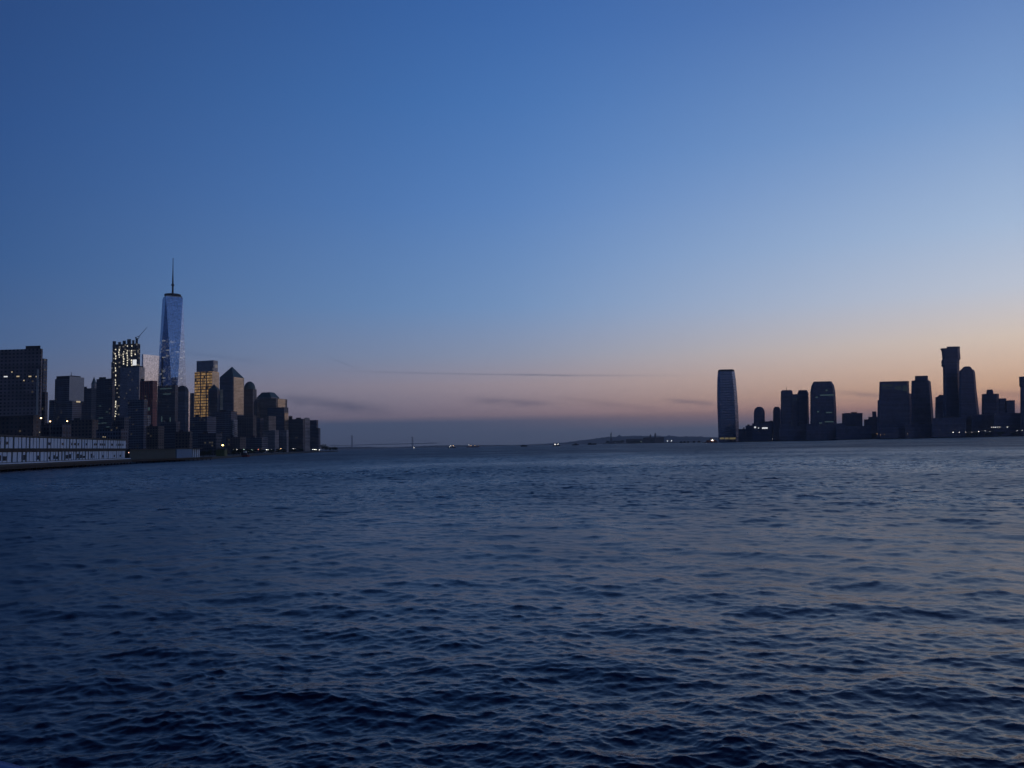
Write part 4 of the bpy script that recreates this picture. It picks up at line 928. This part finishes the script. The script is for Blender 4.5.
boat('passenger_ferry', 'ferry with two very bright white lights at mid-river', 556.5, 2600, 7.5, 3, 'hullblack', [(-.8, .75, 3.4, 'shipwhite', 'cabin')], 'ferry', [(-.5, 6.5, .6, 'lampwhite'), (-.28, 6.5, .5, 'lampwhite'), (.38, 6.6, .5, 'lampwhite')], mastpx=(0, 3))
boat('tugboat', 'small dark boat just right of the ferry with two bright lights', 575.5, 3600, 7, 4, 'hullblack', [(-.3, .4, 4, 'hullblack', 'deckhouse')], 'boat', mastpx=(.1, 3))
boat('barge', 'dark flat barge before the hills, left of the statue', 592, 3800, 9, 6, 'hullblack', [(-.8, -.2, 4, 'hullblack', 'deckhouse')], 'barge')
boat('harbour_ferry', 'orange and white ferry with a bright light beside the bowed glass tower', 711.5, 2560, 12.5, 4, 'hullred', [(-.8, .75, 4.2, 'orange', 'cabin'), (-.55, .45, 3.6, 'shipwhite', 'cabin'), (-.2, .15, 3, 'orange', 'cabin')], 'ferry', [(.05, 7.5, 1.15, 'lampwhite'), (.15, 7.4, .8, 'lampwhite')], mastpx=(.25, 8))
for k, px in enumerate((681, 684.6, 688, 694, 699)):
    o = boat('moored_barge', 'dark low barge in the row moored right of the low island', px, 3500 - 30 * k, 3, 5, 'hullblack', [(-.5, .4, 2.5, 'hullblack', 'deckhouse')], 'barge'); o['group'] = 'moored barges'
boat('moored_boat', 'dark red boat moored at the left quay below the greenish lamps', 245, 850, 9.5, 2.2, 'hullred', [(-.7, .5, 2.2, 'hullblack', 'deckhouse'), (-.2, .25, 1.8, 'shipwhite', 'cabin')], 'boat', mastpx=(.1, 4))

# ------------------------------------------------------------------ rim of the boat the picture is taken from
fb = thing('tour_boat', 'blue painted rim of the boat in the bottom left corner', 'boat', (-.4, -.6, 4.2))
zr = 5.35
g = lambda px, py: ground(px, py, zr)
ctrl = [g(-420, 716), g(-200, 744), g(-90, 762), g(0, 783), g(34, 794), g(90, 816), g(190, 870), g(300, 930), g(420, 1100)]
w3 = lambda x, y: np.array((x, y, zr))
ctrl = [w3(-6.5, -14), w3(-6.4, -6), w3(-5.0, -.6), w3(-3.6, 1.1)] + ctrl + [w3(.9, .6), w3(2.6, .1), w3(4.8, -1.6), w3(6.4, -6), w3(6.5, -14)]
pts = []
for i in range(len(ctrl) - 1):
    for f in np.linspace(0, 1, 6, endpoint=False): pts.append(ctrl[i] * (1 - f) + ctrl[i + 1] * f)
pts.append(ctrl[-1])
for _ in range(3): pts = [pts[0]] + [(pts[i - 1] + pts[i] * 2 + pts[i + 1]) / 4 for i in range(1, len(pts) - 1)] + [pts[-1]]
V = []; F = []; n = 12
for i, p in enumerate(pts):
    tdir = pts[min(i + 1, len(pts) - 1)] - pts[max(i - 1, 0)]; tdir /= np.linalg.norm(tdir); a = np.cross(tdir, (0, 0, 1)); a /= np.linalg.norm(a)
    for k in range(n): V.append(p + a * .045 * math.cos(6.2832 * k / n) + np.array((0, 0, 1)) * .035 * math.sin(6.2832 * k / n))
for i in range(len(pts) - 1):
    for k in range(n): F.append((i * n + k, i * n + (k + 1) % n, (i + 1) * n + (k + 1) % n, (i + 1) * n + k))
link_mesh('cap_rail', V, F, None, M['railblue'], fb, True)
V = []; F = []
for p in pts: V += [p + (0, 0, -.03), p + (0, 0, -1.0)]
for i in range(len(pts) - 1): F.append((2 * i, 2 * i + 2, 2 * i + 3, 2 * i + 1))
bw = link_mesh('bulwark', V, F, None, M['railblue'], fb); so = bw.modifiers.new('thickness', 'SOLIDIFY'); so.thickness = .03; so.offset = 0
V = []; F = []
for p in pts: V += [(p[0], p[1], 4.34), (p[0] * .93, (p[1] + 14) * .95 - 14, -.6)]
for i in range(len(pts) - 1): F.append((2 * i, 2 * i + 2, 2 * i + 3, 2 * i + 1))
link_mesh('hull', V, F, None, M['shipwhite'], fb)
poly = ccw([(p[0] * .99, p[1]) for p in pts]); V, F, UV = loft([(scaled(poly, .985), 4.22), (scaled(poly, .985), 4.32)]); link_mesh('deck', V, F, None, M['deck'], fb)

# ------------------------------------------------------------------ render settings
S.view_settings.view_transform = 'Standard'; S.view_settings.look = 'None'; S.view_settings.exposure = 0; S.view_settings.gamma = 1
S.render.engine = 'CYCLES'
cy = S.cycles
cy.use_denoising = True; cy.max_bounces = 5; cy.diffuse_bounces = 2; cy.glossy_bounces = 3; cy.volume_bounces = 0; cy.transparent_max_bounces = 6
cy.use_adaptive_sampling = True; cy.adaptive_threshold = .01
